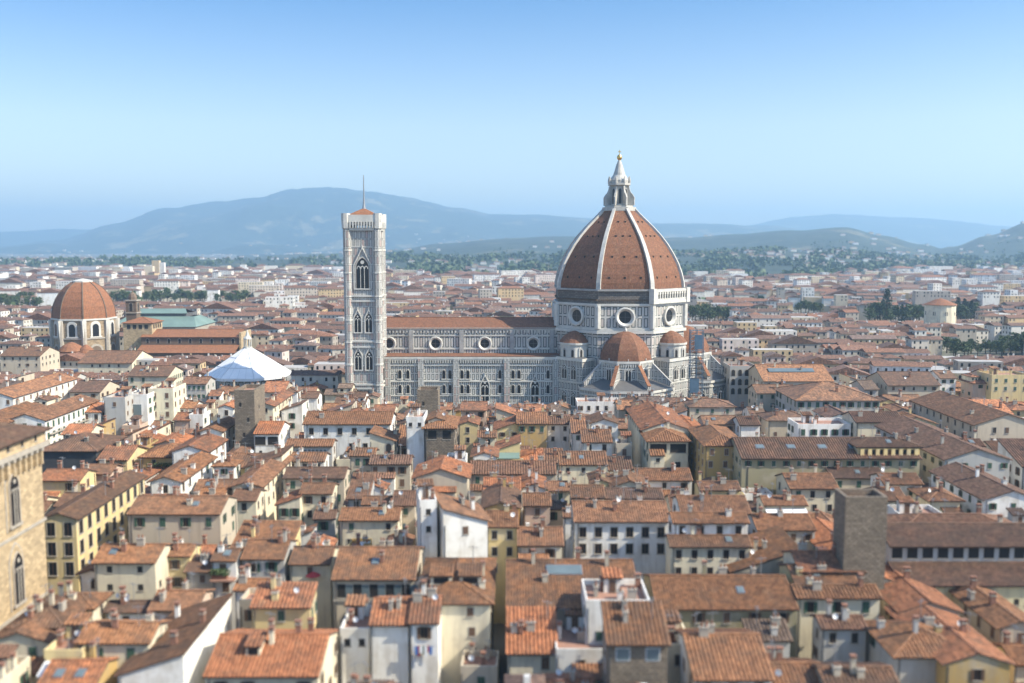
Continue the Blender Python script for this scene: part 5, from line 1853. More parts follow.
area = lambda h: h.vis * h.w * h.d / (h.cy ** 2)
vis_fill.sort(key=area, reverse=True)
NMAX = 300 - len(HOUSES)
keep = set(id(h) for h in vis_fill[:NMAX])
print('fill', len(FILL), 'visible', len(vis_fill), 'kept', len(keep), 'cut at y', max([h.cy for h in vis_fill[:NMAX]] or [0]))

# ---- labels for the filling houses: look + what they stand beside
anchors = []
for h in HOUSES:
    if h.short:
        q = proj(h.cx, h.cy - h.d / 2, h.ze - 1)
        anchors.append((q[0], q[1], h.short))
for px, py, s_ in ((20, 520, 'the tan gothic hall'), (866, 520, 'the rough stone tower'), (243, 410, 'the square dark tower'), (365, 395, 'the bell tower'), (247, 380, 'the white tent'), (950, 585, 'the clerestory palace'), (628, 395, 'the cathedral apse'), (84, 340, 'the ribbed orange dome')):
    anchors.append((px, py, s_))
used = set(h.label for h in HOUSES)
FORM = {'gx': 'gabled', 'gy': 'gable-fronted', 'hip': 'hip-roofed', 'sb': 'lean-to', 'sl': 'side-sloping', 'sr': 'right-rising', 'flat': 'flat-terraced'}
def auto_label(hs):
    q = proj(hs.cx, hs.cy - hs.d / 2, hs.ze)
    c = sorted(anchors, key=lambda a: (a[0] - q[0]) ** 2 + (1.6 * (a[1] - q[1])) ** 2)
    size = 'small ' if hs.w < 7.5 else ('wide ' if hs.w > 12.5 else '')
    look = f"{size}{WNAME[hs.wall]} {FORM[hs.roof]} house" + ('' if hs.roof == 'flat' else f" in {RNAME[hs.rc]} tile")
    def rel(a):
        dx, dy = q[0] - a[0], q[1] - a[1]
        if abs(dx) > 1.3 * abs(dy):
            return ('just ' if abs(dx) < 30 else '') + ('right of' if dx > 0 else 'left of')
        return ('close ' if abs(dy) < 15 else '') + ('before' if dy > 0 else 'behind')
    for a in c[:4]:
        l = f"{look} {rel(a)} {a[2]}"
        if l not in used and len(l.split()) <= 16:
            used.add(l)
            return l
    for a in c[:3]:
        for e in c[:6]:
            if e is a: continue
            l = f"{look} {rel(a)} {a[2]}, {rel(e)} {e[2]}"
            l = l.replace(f" in {RNAME[hs.rc]} tile", '') if len(l.split()) > 16 else l
            if l not in used and len(l.split()) <= 16:
                used.add(l)
                return l
    l = f"{look} {rel(c[0])} {c[0][2]}"
    used.add(l)
    return l

def house(hs):
    kw = hs.kw
    hr = random.Random(int(hs.cx * 31 + hs.cy * 17))
    lab = hs.label or auto_label(hs)
    t = thing('town_house', lab, 'house', (hs.cx, hs.cy, 0), hs.rot, 'houses of the old town')
    w2, d2 = hs.w / 2, hs.d / 2
    near = hs.cy < 300
    pitch = (0.56 if hs.cy < 150 else 0.46 if hs.cy < 235 else 0.62) if near else 0.0
    k_ = hr.uniform(0.88, 1.06)
    wc = [c * k_ for c in WC[hs.wall]]
    k_ = hr.uniform(0.78, 1.15)
    h_ = hr.uniform(-.05, .05)
    rc = [RED[hs.rc][0] * k_ * (1 + h_), RED[hs.rc][1] * k_, RED[hs.rc][2] * k_ * (1 - h_ * 2)]
    mb = MB()
    wmat = 'plaster'
    if hs.wall == 'S': wmat = 'tower_stone'
    if hs.wall == 'D': wmat = 'dark_net'
    wall_geo(hs, mb, wmat)
    wo_ = mb.obj('wall', t, color=wc)
    mb = MB()
    roof_geo(hs, mb, 'tiles', pitch, hr.uniform(0.5, 0.9), hr.uniform(0.2, 0.45))
    if hs.roof == 'flat':
        mb.obj('parapet', t, color=wc)
    else:
        mb.obj('roof', t, color=rc)
    # ---- windows
    kinds = ['plain', 'plain', 'brown', 'green', 'closed_brown', 'closed_green']
    wk = kw.get('wk') or hr.choice(kinds)
    ww, wh = hr.choice([(0.95, 1.6), (1.05, 1.8), (0.85, 1.3)])
    if kw.get('bigw'): ww, wh, wk = 1.5, 2.6, 'plain'
    if kw.get('plainw'): ww, wh, wk = 1.25, 1.9, 'plain'
    if kw.get('tiny'): ww, wh, wk = 0.9, 1.1, 'open'
    if kw.get('archw'): ww, wh, wk = 1.5, 2.6, 'arch'
    if kw.get('openw'): ww, wh, wk = 2.3, 2.4, 'open'
    if kw.get('panew'): ww, wh, wk = 1.7, 1.6, 'pane'
    def face_windows(face, cols, rows, full=True):
        L = hs.w if face == 'F' else hs.d
        ze = hs.ze
        if hs.roof == 'sr' and face == 'R': ze += SL * hs.w
        if hs.roof == 'sl' and face == 'L': ze += SL * hs.w
        st = max(3.2, wh + 1.3)
        for r in range(rows):
            z = ze - 0.75 - wh - r * st - (0.5 if kw.get('plainw') else 0)
            if z < 1: break
            for c in range(cols):
                if not full and hr.random() < 0.22: continue
                u = -L / 2 + L * (c + 0.5) / cols + (0 if full else hr.uniform(-0.4, 0.4))
                if abs(u) > L / 2 - ww * 0.75: continue
                k = wk
                if wk == 'plain' and not full and hr.random() < .25: k = hr.choice(('closed_brown', 'brown', 'closed_green'))
                if wk in ('green', 'brown') and hr.random() < 0.3: k = 'closed_' + wk
                me = win_mesh(k, ww, wh)
                if face == 'F': put('window', me, t, u, -d2, z, 0)
                elif face == 'R': put('window', me, t, w2, u, z, PI / 2)
                else: put('window', me, t, -w2, u, z, -PI / 2)
    if not kw.get('nowin'):
        sd = 'R' if hs.cx < 0 else 'L'
        if not (kw.get('loggia') or kw.get('glazed') or kw.get('bigloggia') or kw.get('tall')):
            if hs.rowz:
                if len(hs.rowz) == 1:
                    face_windows('F', hs.rowz[0][0], hs.rowz[0][1])
                else:
                    wh0 = wh
                    face_windows('F', hs.rowz[0][0], 1)
                    for c in range(hs.rowz[1][0]):
                        put('window', win_mesh(wk, ww, wh), t, -w2 + hs.w * (c + 3.4) / 6.2, -d2, hs.ze - 1.2 - wh - 4.6, 0)
            else:
                face_windows('F', max(1, int(hs.w / hr.uniform(2.9, 4.2))), 2 if hs.cy > 180 else 3, False)
        if kw.get('side'):
            f, c, r = kw['side']
            face_windows(f, c, r)
        elif hs.roof != 'sl' or sd != 'L':
            face_windows(sd, max(1, int(hs.d / hr.uniform(3.4, 5.0))), 2, False)
    if kw.get('loggia'):
        n = kw['loggia']
        for i in range(n):
            lw = hs.w / n * 0.82
            put('loggia_opening', win_mesh('open', lw, 2.4), t, -w2 + hs.w * (i + 0.5) / n, -d2, hs.ze - 3.2, 0)
        put('window', win_mesh('open', 0.8, 1.1), t, -w2 * .5, -d2, hs.ze - 6, 0)
        put('window', win_mesh('open', 1.4, 1.8), t, w2 * .5, -d2, hs.ze - 7.5, 0)
        for u in (-d2 * .5, d2 * .3):
            put('window', win_mesh('plain', 1.0, 1.7), t, -w2, u, hs.ze - 3.4, -PI / 2)
    if kw.get('glazed'):
        for i in range(8):
            put('window', win_mesh('pane', hs.w * 0.07, 1.6), t, -w2 * .5 + hs.w * 0.085 * i, -d2, hs.ze - 2.6, 0)
    if kw.get('bigloggia'):
        for i in range(5):
            put('loggia_opening', win_mesh('open', hs.w / 5 * 0.5, 2.3), t, -w2 + hs.w * (i + 0.5) / 5, -d2, hs.ze - 3.2, 0)
            mbp = MB(); mbp.box(-0.06, hs.w / 5 * 0.42, -0.1, 0, 0, 2.1, 'skyglass')
            mbp.obj('pane', t, (-w2 + hs.w * (i + 0.78) / 5, -d2, hs.ze - 3.1))
        mbp = MB(); mbp.box(-w2, w2, -0.25, 0, -0.3, 0, 'stone_trim')
        mbp.obj('string_course', t, (0, -d2, hs.ze - 3.5))
        put('dark_archway', win_mesh('arch', hs.w * 0.4, 5.2), t, -w2 * .45, -d2, hs.ze - 10.5, 0)
    if kw.get('tall'):
        put('stair_window', win_mesh('pane', 3.0, 6.0), t, 0, -d2, hs.ze - 8.5, 0)
        face_windows('R', 3, 2)
    if kw.get('pillars'):
        n = kw['pillars']
        for i in range(n):
            p = MB(); p.box(-0.45, 0.45, -0.5, 0, 0, 2.6, 'plaster')
            p.obj('pillar', t, (-w2 + hs.w * (i + 0.5) / n, -d2, hs.ze - 3.0), color=(0.78, 0.60, 0.28))
            o = put('opening', win_mesh('open', hs.w / n - 1.0, 2.2), t, -w2 + hs.w * (i + 1) / n, -d2, hs.ze - 2.9, 0) if i < n - 1 else None
    if kw.get('balcony'):
        p = MB()
        p.box(0, 0.9, -d2 + 2, d2 - 0.5, -0.2, 0, 'stone_trim')
        p.bar((0.85, -d2 + 2, 0.9), (0.85, d2 - 0.5, 0.9), 0.07, 0.07, 'wood')
        for i in range(int(hs.d / 1.2)):
            yy = -d2 + 2.2 + i * 1.2
            if yy < d2 - 0.6: p.bar((0.85, yy, 0), (0.85, yy, 0.9), 0.05, 0.05, 'wood')
        p.obj('balcony', t, (w2, 0, hs.ze - 4.4))
    if kw.get('awning') or kw.get('teal'):
        p = MB()
        m_ = 'canvas' if not kw.get('teal') else 'verdigris'
        p.solid([(-w2 * .95, -2.6, -1.0), (w2 * .95, -2.6, -1.0), (w2 * .95, 0, 0), (-w2 * .95, 0, 0), (-w2 * .95, -2.6, -1.25), (w2 * .95, -2.6, -1.25), (w2 * .95, 0, -.1), (-w2 * .95, 0, -.1)],
                [(0, 1, 2, 3), (7, 6, 5, 4), (0, 4, 5, 1), (1, 5, 6, 2), (2, 6, 7, 3), (3, 7, 4, 0)], m_)
        p.obj('awning', t, (0, -d2 - 0.02, hs.ze - 0.7))
    # ---- things on the roof
    def on_roof(name, me, x, y_, dz=0.1, rz=0.0, color=None):
        return link(name, me, t, (x, y_, roof_z(hs, x, y_) + dz), rz, color)
    nch = kw.get('chim', 1 + int(hr.random() < 0.55) + int(hs.w > 14) + int(hs.cy < 240))
    for i in range(nch):
        me = hr.choice(CHIM)
        x_ = hr.uniform(-0.42, 0.42) * hs.w; y_ = hr.uniform(-0.3, 0.35) * hs.d
        on_roof('chimney', me, x_, y_, 0.2, hr.choice((0, PI / 2)), wc)
    for q_ in range(int(hr.random() < .8) + int(hs.cy < 220 and hr.random() < .5)):
        on_roof('antenna', ANT, hr.uniform(-.4, .4) * hs.w, hr.uniform(-.1, .3) * hs.d, 0.2, hr.uniform(0, 3))
    nd = kw.get('dishes', int(hr.random() < 0.3))
    for i in range(nd):
        on_roof('satellite_dish', DISH, hr.uniform(-.4, .4) * hs.w, hr.uniform(-.35, 0.1) * hs.d, 0.2, hr.uniform(-0.6, 0.6))
    if hs.roof in ('gx', 'sb') or (hs.roof == 'hip' and hs.w > hs.d * 1.5):
        nsk = kw.get('skylight', int(hr.random() < 0.14))
        for i in range(nsk):
            big_ = hs.label and 'wide blue-grey' in hs.label
            sw, sl_ = (5.6, 2.2) if big_ else (0.9, 1.3)
            if hs.label and 'long palace roof' in hs.label or (hs.label and 'very long palace' in hs.label):
                sw, sl_ = 1.8, 1.6
            p = MB()
            an = math.atan(SL)
            for (a0, a1, b0, b1, m_, h_) in ((-sw / 2 - .15, sw / 2 + .15, -sl_ / 2 - .15, sl_ / 2 + .15, 'metal', 0.28), (-sw / 2, sw / 2, -sl_ / 2, sl_ / 2, 'skyglass', 0.34)):
                vs = []
                for z_ in (-0.1, h_):
                    for (x_, y_) in ((a0, b0), (a1, b0), (a1, b1), (a0, b1)):
                        vs.append((x_, y_ * math.cos(an) - z_ * math.sin(an), y_ * math.sin(an) + z_ * math.cos(an)))
                p.solid(vs, [(0, 3, 2, 1), (0, 1, 5, 4), (1, 2, 6, 5), (2, 3, 7, 6), (3, 0, 4, 7), (4, 5, 6, 7)], m_)
            x_ = -w2 + hs.w * (i + 0.7) / (nsk + 0.6) if nsk > 1 else (-w2 * .1 if big_ else hr.uniform(-.3, .3) * hs.w)
            y_ = -d2 * 0.5 if not big_ else -d2 * .25
            on_roof('skylight', p.mesh('skylight'), x_, y_, 0.2)
        if kw.get('longsky'):
            p = MB()
            an = math.atan(SL)
            vs = []
            for z_ in (-0.1, 0.4):
                for (x_, y_) in ((-w2 * .72, -1.6), (w2 * .62, -1.6), (w2 * .62, 1.6), (-w2 * .72, 1.6)):
                    vs.append((x_, y_ * math.cos(an) - z_ * math.sin(an), y_ * math.sin(an) + z_ * math.cos(an)))
            p.solid(vs, [(0, 3, 2, 1), (0, 1, 5, 4), (1, 2, 6, 5), (2, 3, 7, 6), (3, 0, 4, 7), (4, 5, 6, 7)], 'skyglass')
            on_roof('skylight', p.mesh('skylight'), 0, -d2 * .4, 0.2)
    # a low annex leaning on the front, and the rain pipes
    if hs.step_ok and hr.random() < .45 and hs.w > 6 and abs(hs.rot) < .1:
        sw = hs.w * hr.uniform(.35, .8); dp = hr.uniform(1.8, 3.2)
        x_ = hr.choice((-1, 1)) * (hs.w - sw) / 2 * .98
        z1 = hs.ze - hr.uniform(2.4, 4.2)
        p = MB(); p.prism([(-sw / 2, -dp), (sw / 2, -dp), (sw / 2, 0.02), (-sw / 2, 0.02)], 0, z1, 'plaster', z1s=[z1, z1, z1 + SL * dp, z1 + SL * dp])
        an_ = p.obj('annex', t, (x_, -d2, 0), color=WC[hr.choice([hs.wall, 'C', 'W', 'B'])] if hs.wall not in 'SDV' else WC['B'])
        p = MB(); slope(p, (-sw / 2 - .2, -dp - .5, z1 + .08), (sw / 2 + .2, -dp - .5, z1 + .08), (sw / 2 + .2, -.05, z1 + .24 + SL * dp), (-sw / 2 - .2, -.05, z1 + .24 + SL * dp), pitch)
        p.obj('annex_roof', an_, color=[c * hr.uniform(.99, 1.01) * 1.1 for c in rc])
        put('annex_window', win_mesh('open', min(1.0, sw * .3), 1.1), an_, hr.uniform(-.2, .2) * sw, -dp, z1 - 1.7, 0)
    if hs.cy < 320:
        p = MB(); p.bar((0, 0, 0.2), (0, 0, hs.ze - .3), .13, .13, 'lead')
        pm = p.mesh('rain_pipe')
        link('rain_pipe', pm, t, (-w2 * .93, -d2 - .08, 0))
        link('rain_pipe', pm, t, (w2 + .08, d2 * .8, 0))
    # a higher strip of roof over part of the house
    if hs.step:
        sw = hs.w * hr.uniform(.32, .55); sd = hs.d * hr.uniform(.55, .86)
        x_ = hr.choice((-1, 1)) * (hs.w - sw) / 2 * hr.uniform(.6, .93)
        y_ = (hs.d - sd) / 2 * hr.uniform(-.3, .8)
        p = MB()
        z1 = hs.ze + hs.step
        h3 = mk(0, 0, sw, sd, z1, hr.choice([hs.roof, hs.roof, 'sb', 'gx', 'gy']) if hs.roof != 'flat' else 'gx', 'W', 'n')
        if h3.roof in ('sb',): h3.ze = z1 = hs.ze + hs.step * .6
        wall_geo(h3, p, 'plaster')
        st_ = p.obj('raised_storey', t, (x_, y_, 0), color=[c * hr.uniform(.98, 1.0) for c in WC[hr.choice([hs.wall, hs.wall, 'W', 'C'])]] if hs.wall not in 'SDV' else WC['B'])
        k_ = hr.uniform(.8, 1.3)
        p = MB(); roof_geo(h3, p, 'tiles', pitch, 0.5, 0.3)
        p.obj('raised_roof', st_, color=[c * k_ for c in rc])
        for u in (-.25, .25):
            put('raised_window', win_mesh('open', min(1.1, sw * .22), .9), st_, u * sw, -sd / 2, z1 - 1.35, 0)
    # dormers and roof loggias
    ndm = kw.get('dormer', 0)
    if not ndm and hs.infill and hs.roof in ('gx', 'hip') and hs.w > 9 and hr.random() < 0.25: ndm = 1
    for i in range(ndm):
        x_ = -w2 + hs.w * (i + 0.7) / (ndm + 0.4) if ndm > 1 else hr.uniform(-.25, .25) * hs.w
        y_ = -d2 * 0.55
        zb = roof_z(hs, x_, y_)
        p = MB()
        dw = 1.0 if ndm < 2 else 1.7
        p.prism([(-dw, 0), (dw, 0), (dw, 3.4), (-dw, 3.4)], zb - 0.6, zb + 1.5, 'plaster')
        dm_ = p.obj('dormer', t, (x_, y_, 0), color=wc)
        p = MB()
        slope(p, (-dw - .25, -.4, zb + 1.5), (dw + .25, -.4, zb + 1.5), (dw + .25, 3.6, zb + 2.3), (-dw - .25, 3.6, zb + 2.3), pitch)
        p.obj('dormer_roof', dm_, (0, 0, 0.15), color=rc)
        put('dormer_window', win_mesh('open', dw * 1.4, 1.0), dm_, 0, 0, zb + 0.3, 0)
    if hs.infill and hs.roof in ('gx', 'hip', 'gy') and hs.w > 9 and hs.d > 9 and hr.random() < 0.33 and not hs.noaltana and not hs.step:
        aw_, ad_ = hr.uniform(3, 4.5), hr.uniform(3, 4.5)
        x_ = hr.uniform(-.25, .25) * hs.w; y_ = hr.uniform(0.05, .22) * hs.d
        z0 = hs.ze - 0.5; z1 = top_z(hs) + hr.uniform(0.8, 2.0)
        p = MB(); p.box(-aw_ / 2, aw_ / 2, -ad_ / 2, ad_ / 2, z0, z1, 'plaster')
        al = p.obj('roof_cabin', t, (x_, y_, 0), color=WC[hr.choice('WWCCYB')])
        h3 = mk(0, 0, aw_, ad_, z1, hr.choice(['sb', 'hip', 'gx']), 'W', 'n')
        p = MB(); roof_geo(h3, p, 'tiles', pitch, 0.45, 0.3)
        p.obj('cabin_roof', al, color=rc)
        put('cabin_window', win_mesh('open', aw_ * .4, 1.1), al, 0, -ad_ / 2, z1 - 1.6, 0)
    if hs.roof == 'flat' and hs.d > 6:
        p = MB()
        p.box(-1.3, 1.3, -1.1, 1.1, hs.ze + .01, hs.ze + 2.3, 'plaster')
        sb_ = p.obj('stair_cabin', t, (hr.uniform(-.2, .2) * hs.w, d2 * .45, 0), color=wc)
        p = MB(); slope(p, (-1.6, -1.5, hs.ze + 2.4), (1.6, -1.5, hs.ze + 2.4), (1.6, 1.4, hs.ze + 3.1), (-1.6, 1.4, hs.ze + 3.1), pitch)
        p.obj('cabin_roof', sb_, color=rc)
        put('cabin_door', win_mesh('closed_brown', 0.9, 1.9), sb_, 0, -1.1, hs.ze + .12, 0)
    return t

fz = [h for h in FILL if id(h) in keep]
for h in ALLH:
    h.noaltana = False
for h in fz:
    hh = top_z(h) + 2.4
    old = h.ze
    h.ze = hh
    h.noaltana = clash(h)
    h.ze = old
SPECIAL = ('skylight', 'dormer', 'glazed', 'pillars', 'longsky', 'parasol', 'terrace_green', 'bigloggia')
sr_ = random.Random(77)
for h in HOUSES + fz:
    h.step = 0
    h.step_ok = not any(k in h.kw for k in SPECIAL) and (h.infill or h.cy < 260 and not h.rowz and 'side' not in h.kw)
    if sr_.random() < (.75 if h.infill else .55) and h.w > 6.5 and h.d > 6 and not any(k in h.kw for k in SPECIAL) and h.roof in ('gx', 'gy', 'hip', 'flat'):
        rise = sr_.uniform(1.0, 2.4)
        old = h.ze
        h.ze = top_z(h) + rise * .6
        n_ = len(PROT)
        bad = clash(h)
        h.ze = old
        if not bad: h.step = rise
ROOTS = {}
for h in HOUSES:
    ROOTS[id(h)] = house(h)
for h in fz:
    house(h)

# ------------------------------------------------------------------ small things standing on roofs
def find(sub):
    return next(h for h in HOUSES if sub in h.label)

def leaf_clumps(mb, centre, rad, n, size, r_, m, squash=1.0):
    for i in range(n):
        while True:
            p = Vector((r_.uniform(-1, 1), r_.uniform(-1, 1), r_.uniform(-1, 1)))
            if p.length < 1: break
        p = p.normalized() * (p.length ** 0.5)
        c = centre + Vector((p.x * rad, p.y * rad, p.z * rad * squash))
        a = Vector((r_.gauss(0, 1), r_.gauss(0, 1), r_.gauss(0, 1))).normalized()
        b_2 = a.orthogonal().normalized()
        c_2 = a.cross(b_2)
        s = size * r_.uniform(0.6, 1.3)
        mb.face([c + b_2 * s, c + c_2 * s * .6, c - b_2 * s, c - c_2 * s * .6], m)

def roof_shrub(hs, fx, n, label):
    r_ = random.Random(n)
    for i in range(n):
        t = thing('potted_shrub', label, 'plant', (hs.cx + (fx + i * 0.09 - 0.4) * hs.w, hs.cy - hs.d / 2 - 0.9, hs.ze - 2.6), 0, label[:40])
        mb = MB(); mb.lathe([(0.28, -.5), (0.4, 0.2)], 10, m='brick'); mb.obj('pot', t)
        mb = MB(); leaf_clumps(mb, Vector((0, 0, 0.7)), 0.75, 70, 0.2, r_, 'leaf', 0.8); mb.obj('foliage', t)
    p = MB(); p.box(-hs.w / 2, hs.w / 2, -1.7, 0, -0.3, 0, 'terrace')
    p.obj('terrace_slab', ROOTS[id(hs)], (0, -hs.d / 2, hs.ze - 3.1))
roof_shrub(find('terrace greenery'), 0.1, 8, 'green potted shrub on the terrace below the terracotta eaves')
roof_shrub(find('green plants on a front terrace'), 0.0, 7, 'leafy pot on the front terrace of the white house before the stacked-eaves palazzo')

def on_house(name, label, cat, sub, fx, fy, dz=0.0, group=None):
    h = find(sub)
    x, y_ = fx * h.w, fy * h.d
    return thing(name, label, cat, (h.cx + x, h.cy + y_, roof_z(h, x, y_) + dz), 0, group), h

t, h = on_house('parasol', 'small red parasol over the dark veranda of a cream terrace house', 'parasol', 'with parasol', 0.1, -0.62, -2.6)
mb = MB(); mb.bar((0, 0, -1.5), (0, 0, 1.6), 0.07, 0.07, 'metal'); mb.obj('pole', t)
mb = MB(); mb.lathe([(1.4, 1.0), (0.1, 1.7)], 8, m='fabric_red'); mb.obj('canopy', t)
h = find('coloured laundry')
for i in range(9):
    col_ = ['canvas', 'fabric_blue', 'fabric_red', 'canvas', 'verdigris', 'canvas', 'fabric_red', 'fabric_blue', 'canvas'][i]
    mb = MB()
    x = h.cx - h.w * .35 + i * h.w * .085
    mb.box(-.22, .22, -.03, .03, -1.0 - 0.3 * (i % 3), 0, col_)
    o = mb.obj('laundry_cloth', None, (x, h.cy - h.d / 2 - 0.6 - 0.25 * (i % 2), h.ze - 3.4))
    tag(o, 'coloured cloth drying on the line below the laundry house eaves', 'cloth', 'laundry hung out to dry')
mb = MB(); mb.bar((-h.w * .42, 0, 0), (h.w * .42, 0, 0), .03, .03, 'metal')
o = mb.obj('clothes_line', None, (h.cx, h.cy - h.d / 2 - .7, h.ze - 3.37)); tag(o, 'thin wire line holding the coloured laundry', 'line')

# ================================================================== THE REST OF THE TOWN (past the 300 that show largest)
town = MB()
def town_house(cx, cy, w_, d, ze, roof, rot, tile='far_roof', wins=0, wall='old_wall'):
    roof = {'sb': 'gx', 'sl': 'gy', 'sr': 'gy'}.get(roof, roof)
    hs = mk(cx, cy, w_, d, ze, roof, 'W', 'n', rot)
    mb = MB()
    wall_geo(hs, mb, wall)
    if roof == 'flat':
        mb.m[-1] = mb.mi('far_flat')
    else:
        roof_geo_far(hs, mb, tile)
    if wins:
        rr = random.Random(int(cx * 7 + cy * 3))
        st = 3.3
        for face in ('F', 'R' if cx < 0 else 'L'):
            L = w_ if face == 'F' else d
            n = max(1, int(L / 3.2))
            for r in range(wins):
                z = ze - 2.5 - r * st
                for c in range(n):
                    if rr.random() < .15: continue
                    u = -L / 2 + L * (c + .5) / n
                    if face == 'F': mb.box(u - .5, u + .5, -d / 2 - .05, -d / 2, z, z + 1.6, 'glass')
                    elif face == 'R': mb.box(w_ / 2, w_ / 2 + .05, u - .5, u + .5, z, z + 1.6, 'glass')
                    else: mb.box(-w_ / 2 - .05, -w_ / 2, u - .5, u + .5, z, z + 1.6, 'glass')
        if roof != 'flat' and rr.random() < .8:
            x_, y_ = rr.uniform(-.4, .4) * w_, rr.uniform(-.3, .3) * d
            z = roof_z(hs, x_, y_)
            mb.box(x_ - .4, x_ + .4, y_ - .3, y_ + .3, z - .5, z + 1.5, 'far_wall')
    c, s = math.cos(rot), math.sin(rot)
    o = len(town.v)
    town.v.extend([(cx + x * c - y_ * s, cy + x * s + y_ * c, z) for x, y_, z in mb.v])
    town.f.extend([tuple(i + o for i in f) for f in mb.f])
    town.m.extend([town.mi(mb.mats[k]) for k in mb.m])

def roof_geo_far(hs, mb, m):
    """plain tiled roof as one shell"""
    w2, d2, t = hs.w / 2 + .5, hs.d / 2 + .5, hs.roof
    z = hs.ze + 0.05
    if t in ('gx', 'sb'):
        r = z + SL * d2
        mb.solid([(-w2, -d2, z), (w2, -d2, z), (w2, d2, z), (-w2, d2, z), (-w2, 0, r), (w2, 0, r)], [(0, 1, 5, 4), (2, 3, 4, 5), (3, 2, 1, 0), (0, 4, 3), (1, 2, 5)], m)
    elif t in ('gy', 'sl', 'sr'):
        r = z + SL * w2
        mb.solid([(-w2, -d2, z), (w2, -d2, z), (w2, d2, z), (-w2, d2, z), (0, -d2, r), (0, d2, r)], [(1, 2, 5, 4), (3, 0, 4, 5), (3, 2, 1, 0), (0, 1, 4), (2, 3, 5)], m)
    else:
        k = min(w2, d2); r = z + SL * k; a, b2 = w2 - k, d2 - k
        mb.solid([(-w2, -d2, z), (w2, -d2, z), (w2, d2, z), (-w2, d2, z), (-a, -b2, r), (a, -b2, r), (a, b2, r), (-a, b2, r)],
                 [(0, 1, 5, 4), (1, 2, 6, 5), (2, 3, 7, 6), (3, 0, 4, 7), (3, 2, 1, 0)] + ([(4, 5, 6, 7)] if k < min(w2, d2) else []), m)

for h in FILL:
    if id(h) not in keep:
        town_house(h.cx, h.cy, h.w, h.d, h.ze, h.roof, h.rot, wins=1)

# tree places, needed before the far town: (picture x range, base y, count, height, label key)
TREES = []
tr_ = random.Random(5)
def tree_band(px0, px1, py, n, h0, h1, dy, kind, label, group):
    for i in range(n):
        px = px0 + (px1 - px0) * (i + tr_.uniform(.1, .9)) / n
        X, Y, _ = P(px, py + tr_.uniform(-dy, dy), 0)
        TREES.append((X, Y, tr_.uniform(h0, h1), kind if isinstance(kind, str) else tr_.choice(kind), label, group))
tree_band(0, 52, 307, 16, 13, 18, 2, ['a', 'b', 'c'], 'dark green tree in the park strip left of the ribbed orange dome', 'park trees left of the orange dome')
tree_band(112, 246, 303, 34, 13, 19, 2, ['a', 'b', 'c'], 'dark green tree in the long row beyond the green market roof', 'row of trees beyond the market roof')
tree_band(690, 728, 322, 10, 14, 19, 2, ['a', 'b'], 'broad tree in the square right of the great dome', 'trees of the square by the great dome')
tree_band(795, 822, 314, 7, 11, 16, 1.5, ['a', 'c'], 'dark tree beside the long cream-ended hall on the right', 'trees by the long hall')
tree_band(868, 926, 322, 16, 13, 20, 2, ['a', 'b', 'e'], 'tall tree in the dark garden left of the round rotunda', 'garden trees left of the rotunda')
tree_band(956, 975, 321, 7, 15, 22, 2, ['a', 'e'], 'dark tree right behind the round rotunda', 'trees behind the rotunda')
tree_band(938, 1024, 356, 16, 9, 13, 3, ['a', 'b'], 'bushy tree in the garden hedge at the right before the rotunda', 'garden trees before the rotunda')
tree_band(1000, 1040, 352, 8, 10, 14, 2, ['a', 'c'], 'leafy tree of the garden at the right edge', 'garden trees at the right edge')
X, Y, _ = P(885, 322, 0)
TREES.append((X, Y - 3, 30, 'e', 'tall pointed dark conifer standing above the garden left of the rotunda', None))
for px, py, hh in ((300, 322, 12), (330, 318, 12), (420, 312, 13), (445, 305, 14), (516, 303, 13), (770, 330, 11), (840, 333, 11), (30, 330, 12)):
    X, Y, _ = P(px, py, 0)
    TREES.append((X, Y, hh, 'b', 'lone courtyard tree rising between far terracotta roofs', 'lone courtyard trees'))

for a0, a1, b0, b1, pt in ((0, 52, 293, 305, 307), (112, 246, 288, 301, 303), (690, 728, 304, 320, 322), (795, 822, 302, 312, 314), (868, 926, 296, 320, 322), (956, 975, 299, 319, 321), (938, 1024, 338, 354, 356)):
    PROT.append((a0, a1, b0, b1, P(512, pt, 0)[1] - 12))

def near_tree(x, y_, r_):
    return any((x - a[0]) ** 2 + (y_ - a[1]) ** 2 < r_ * r_ for a in TREES)

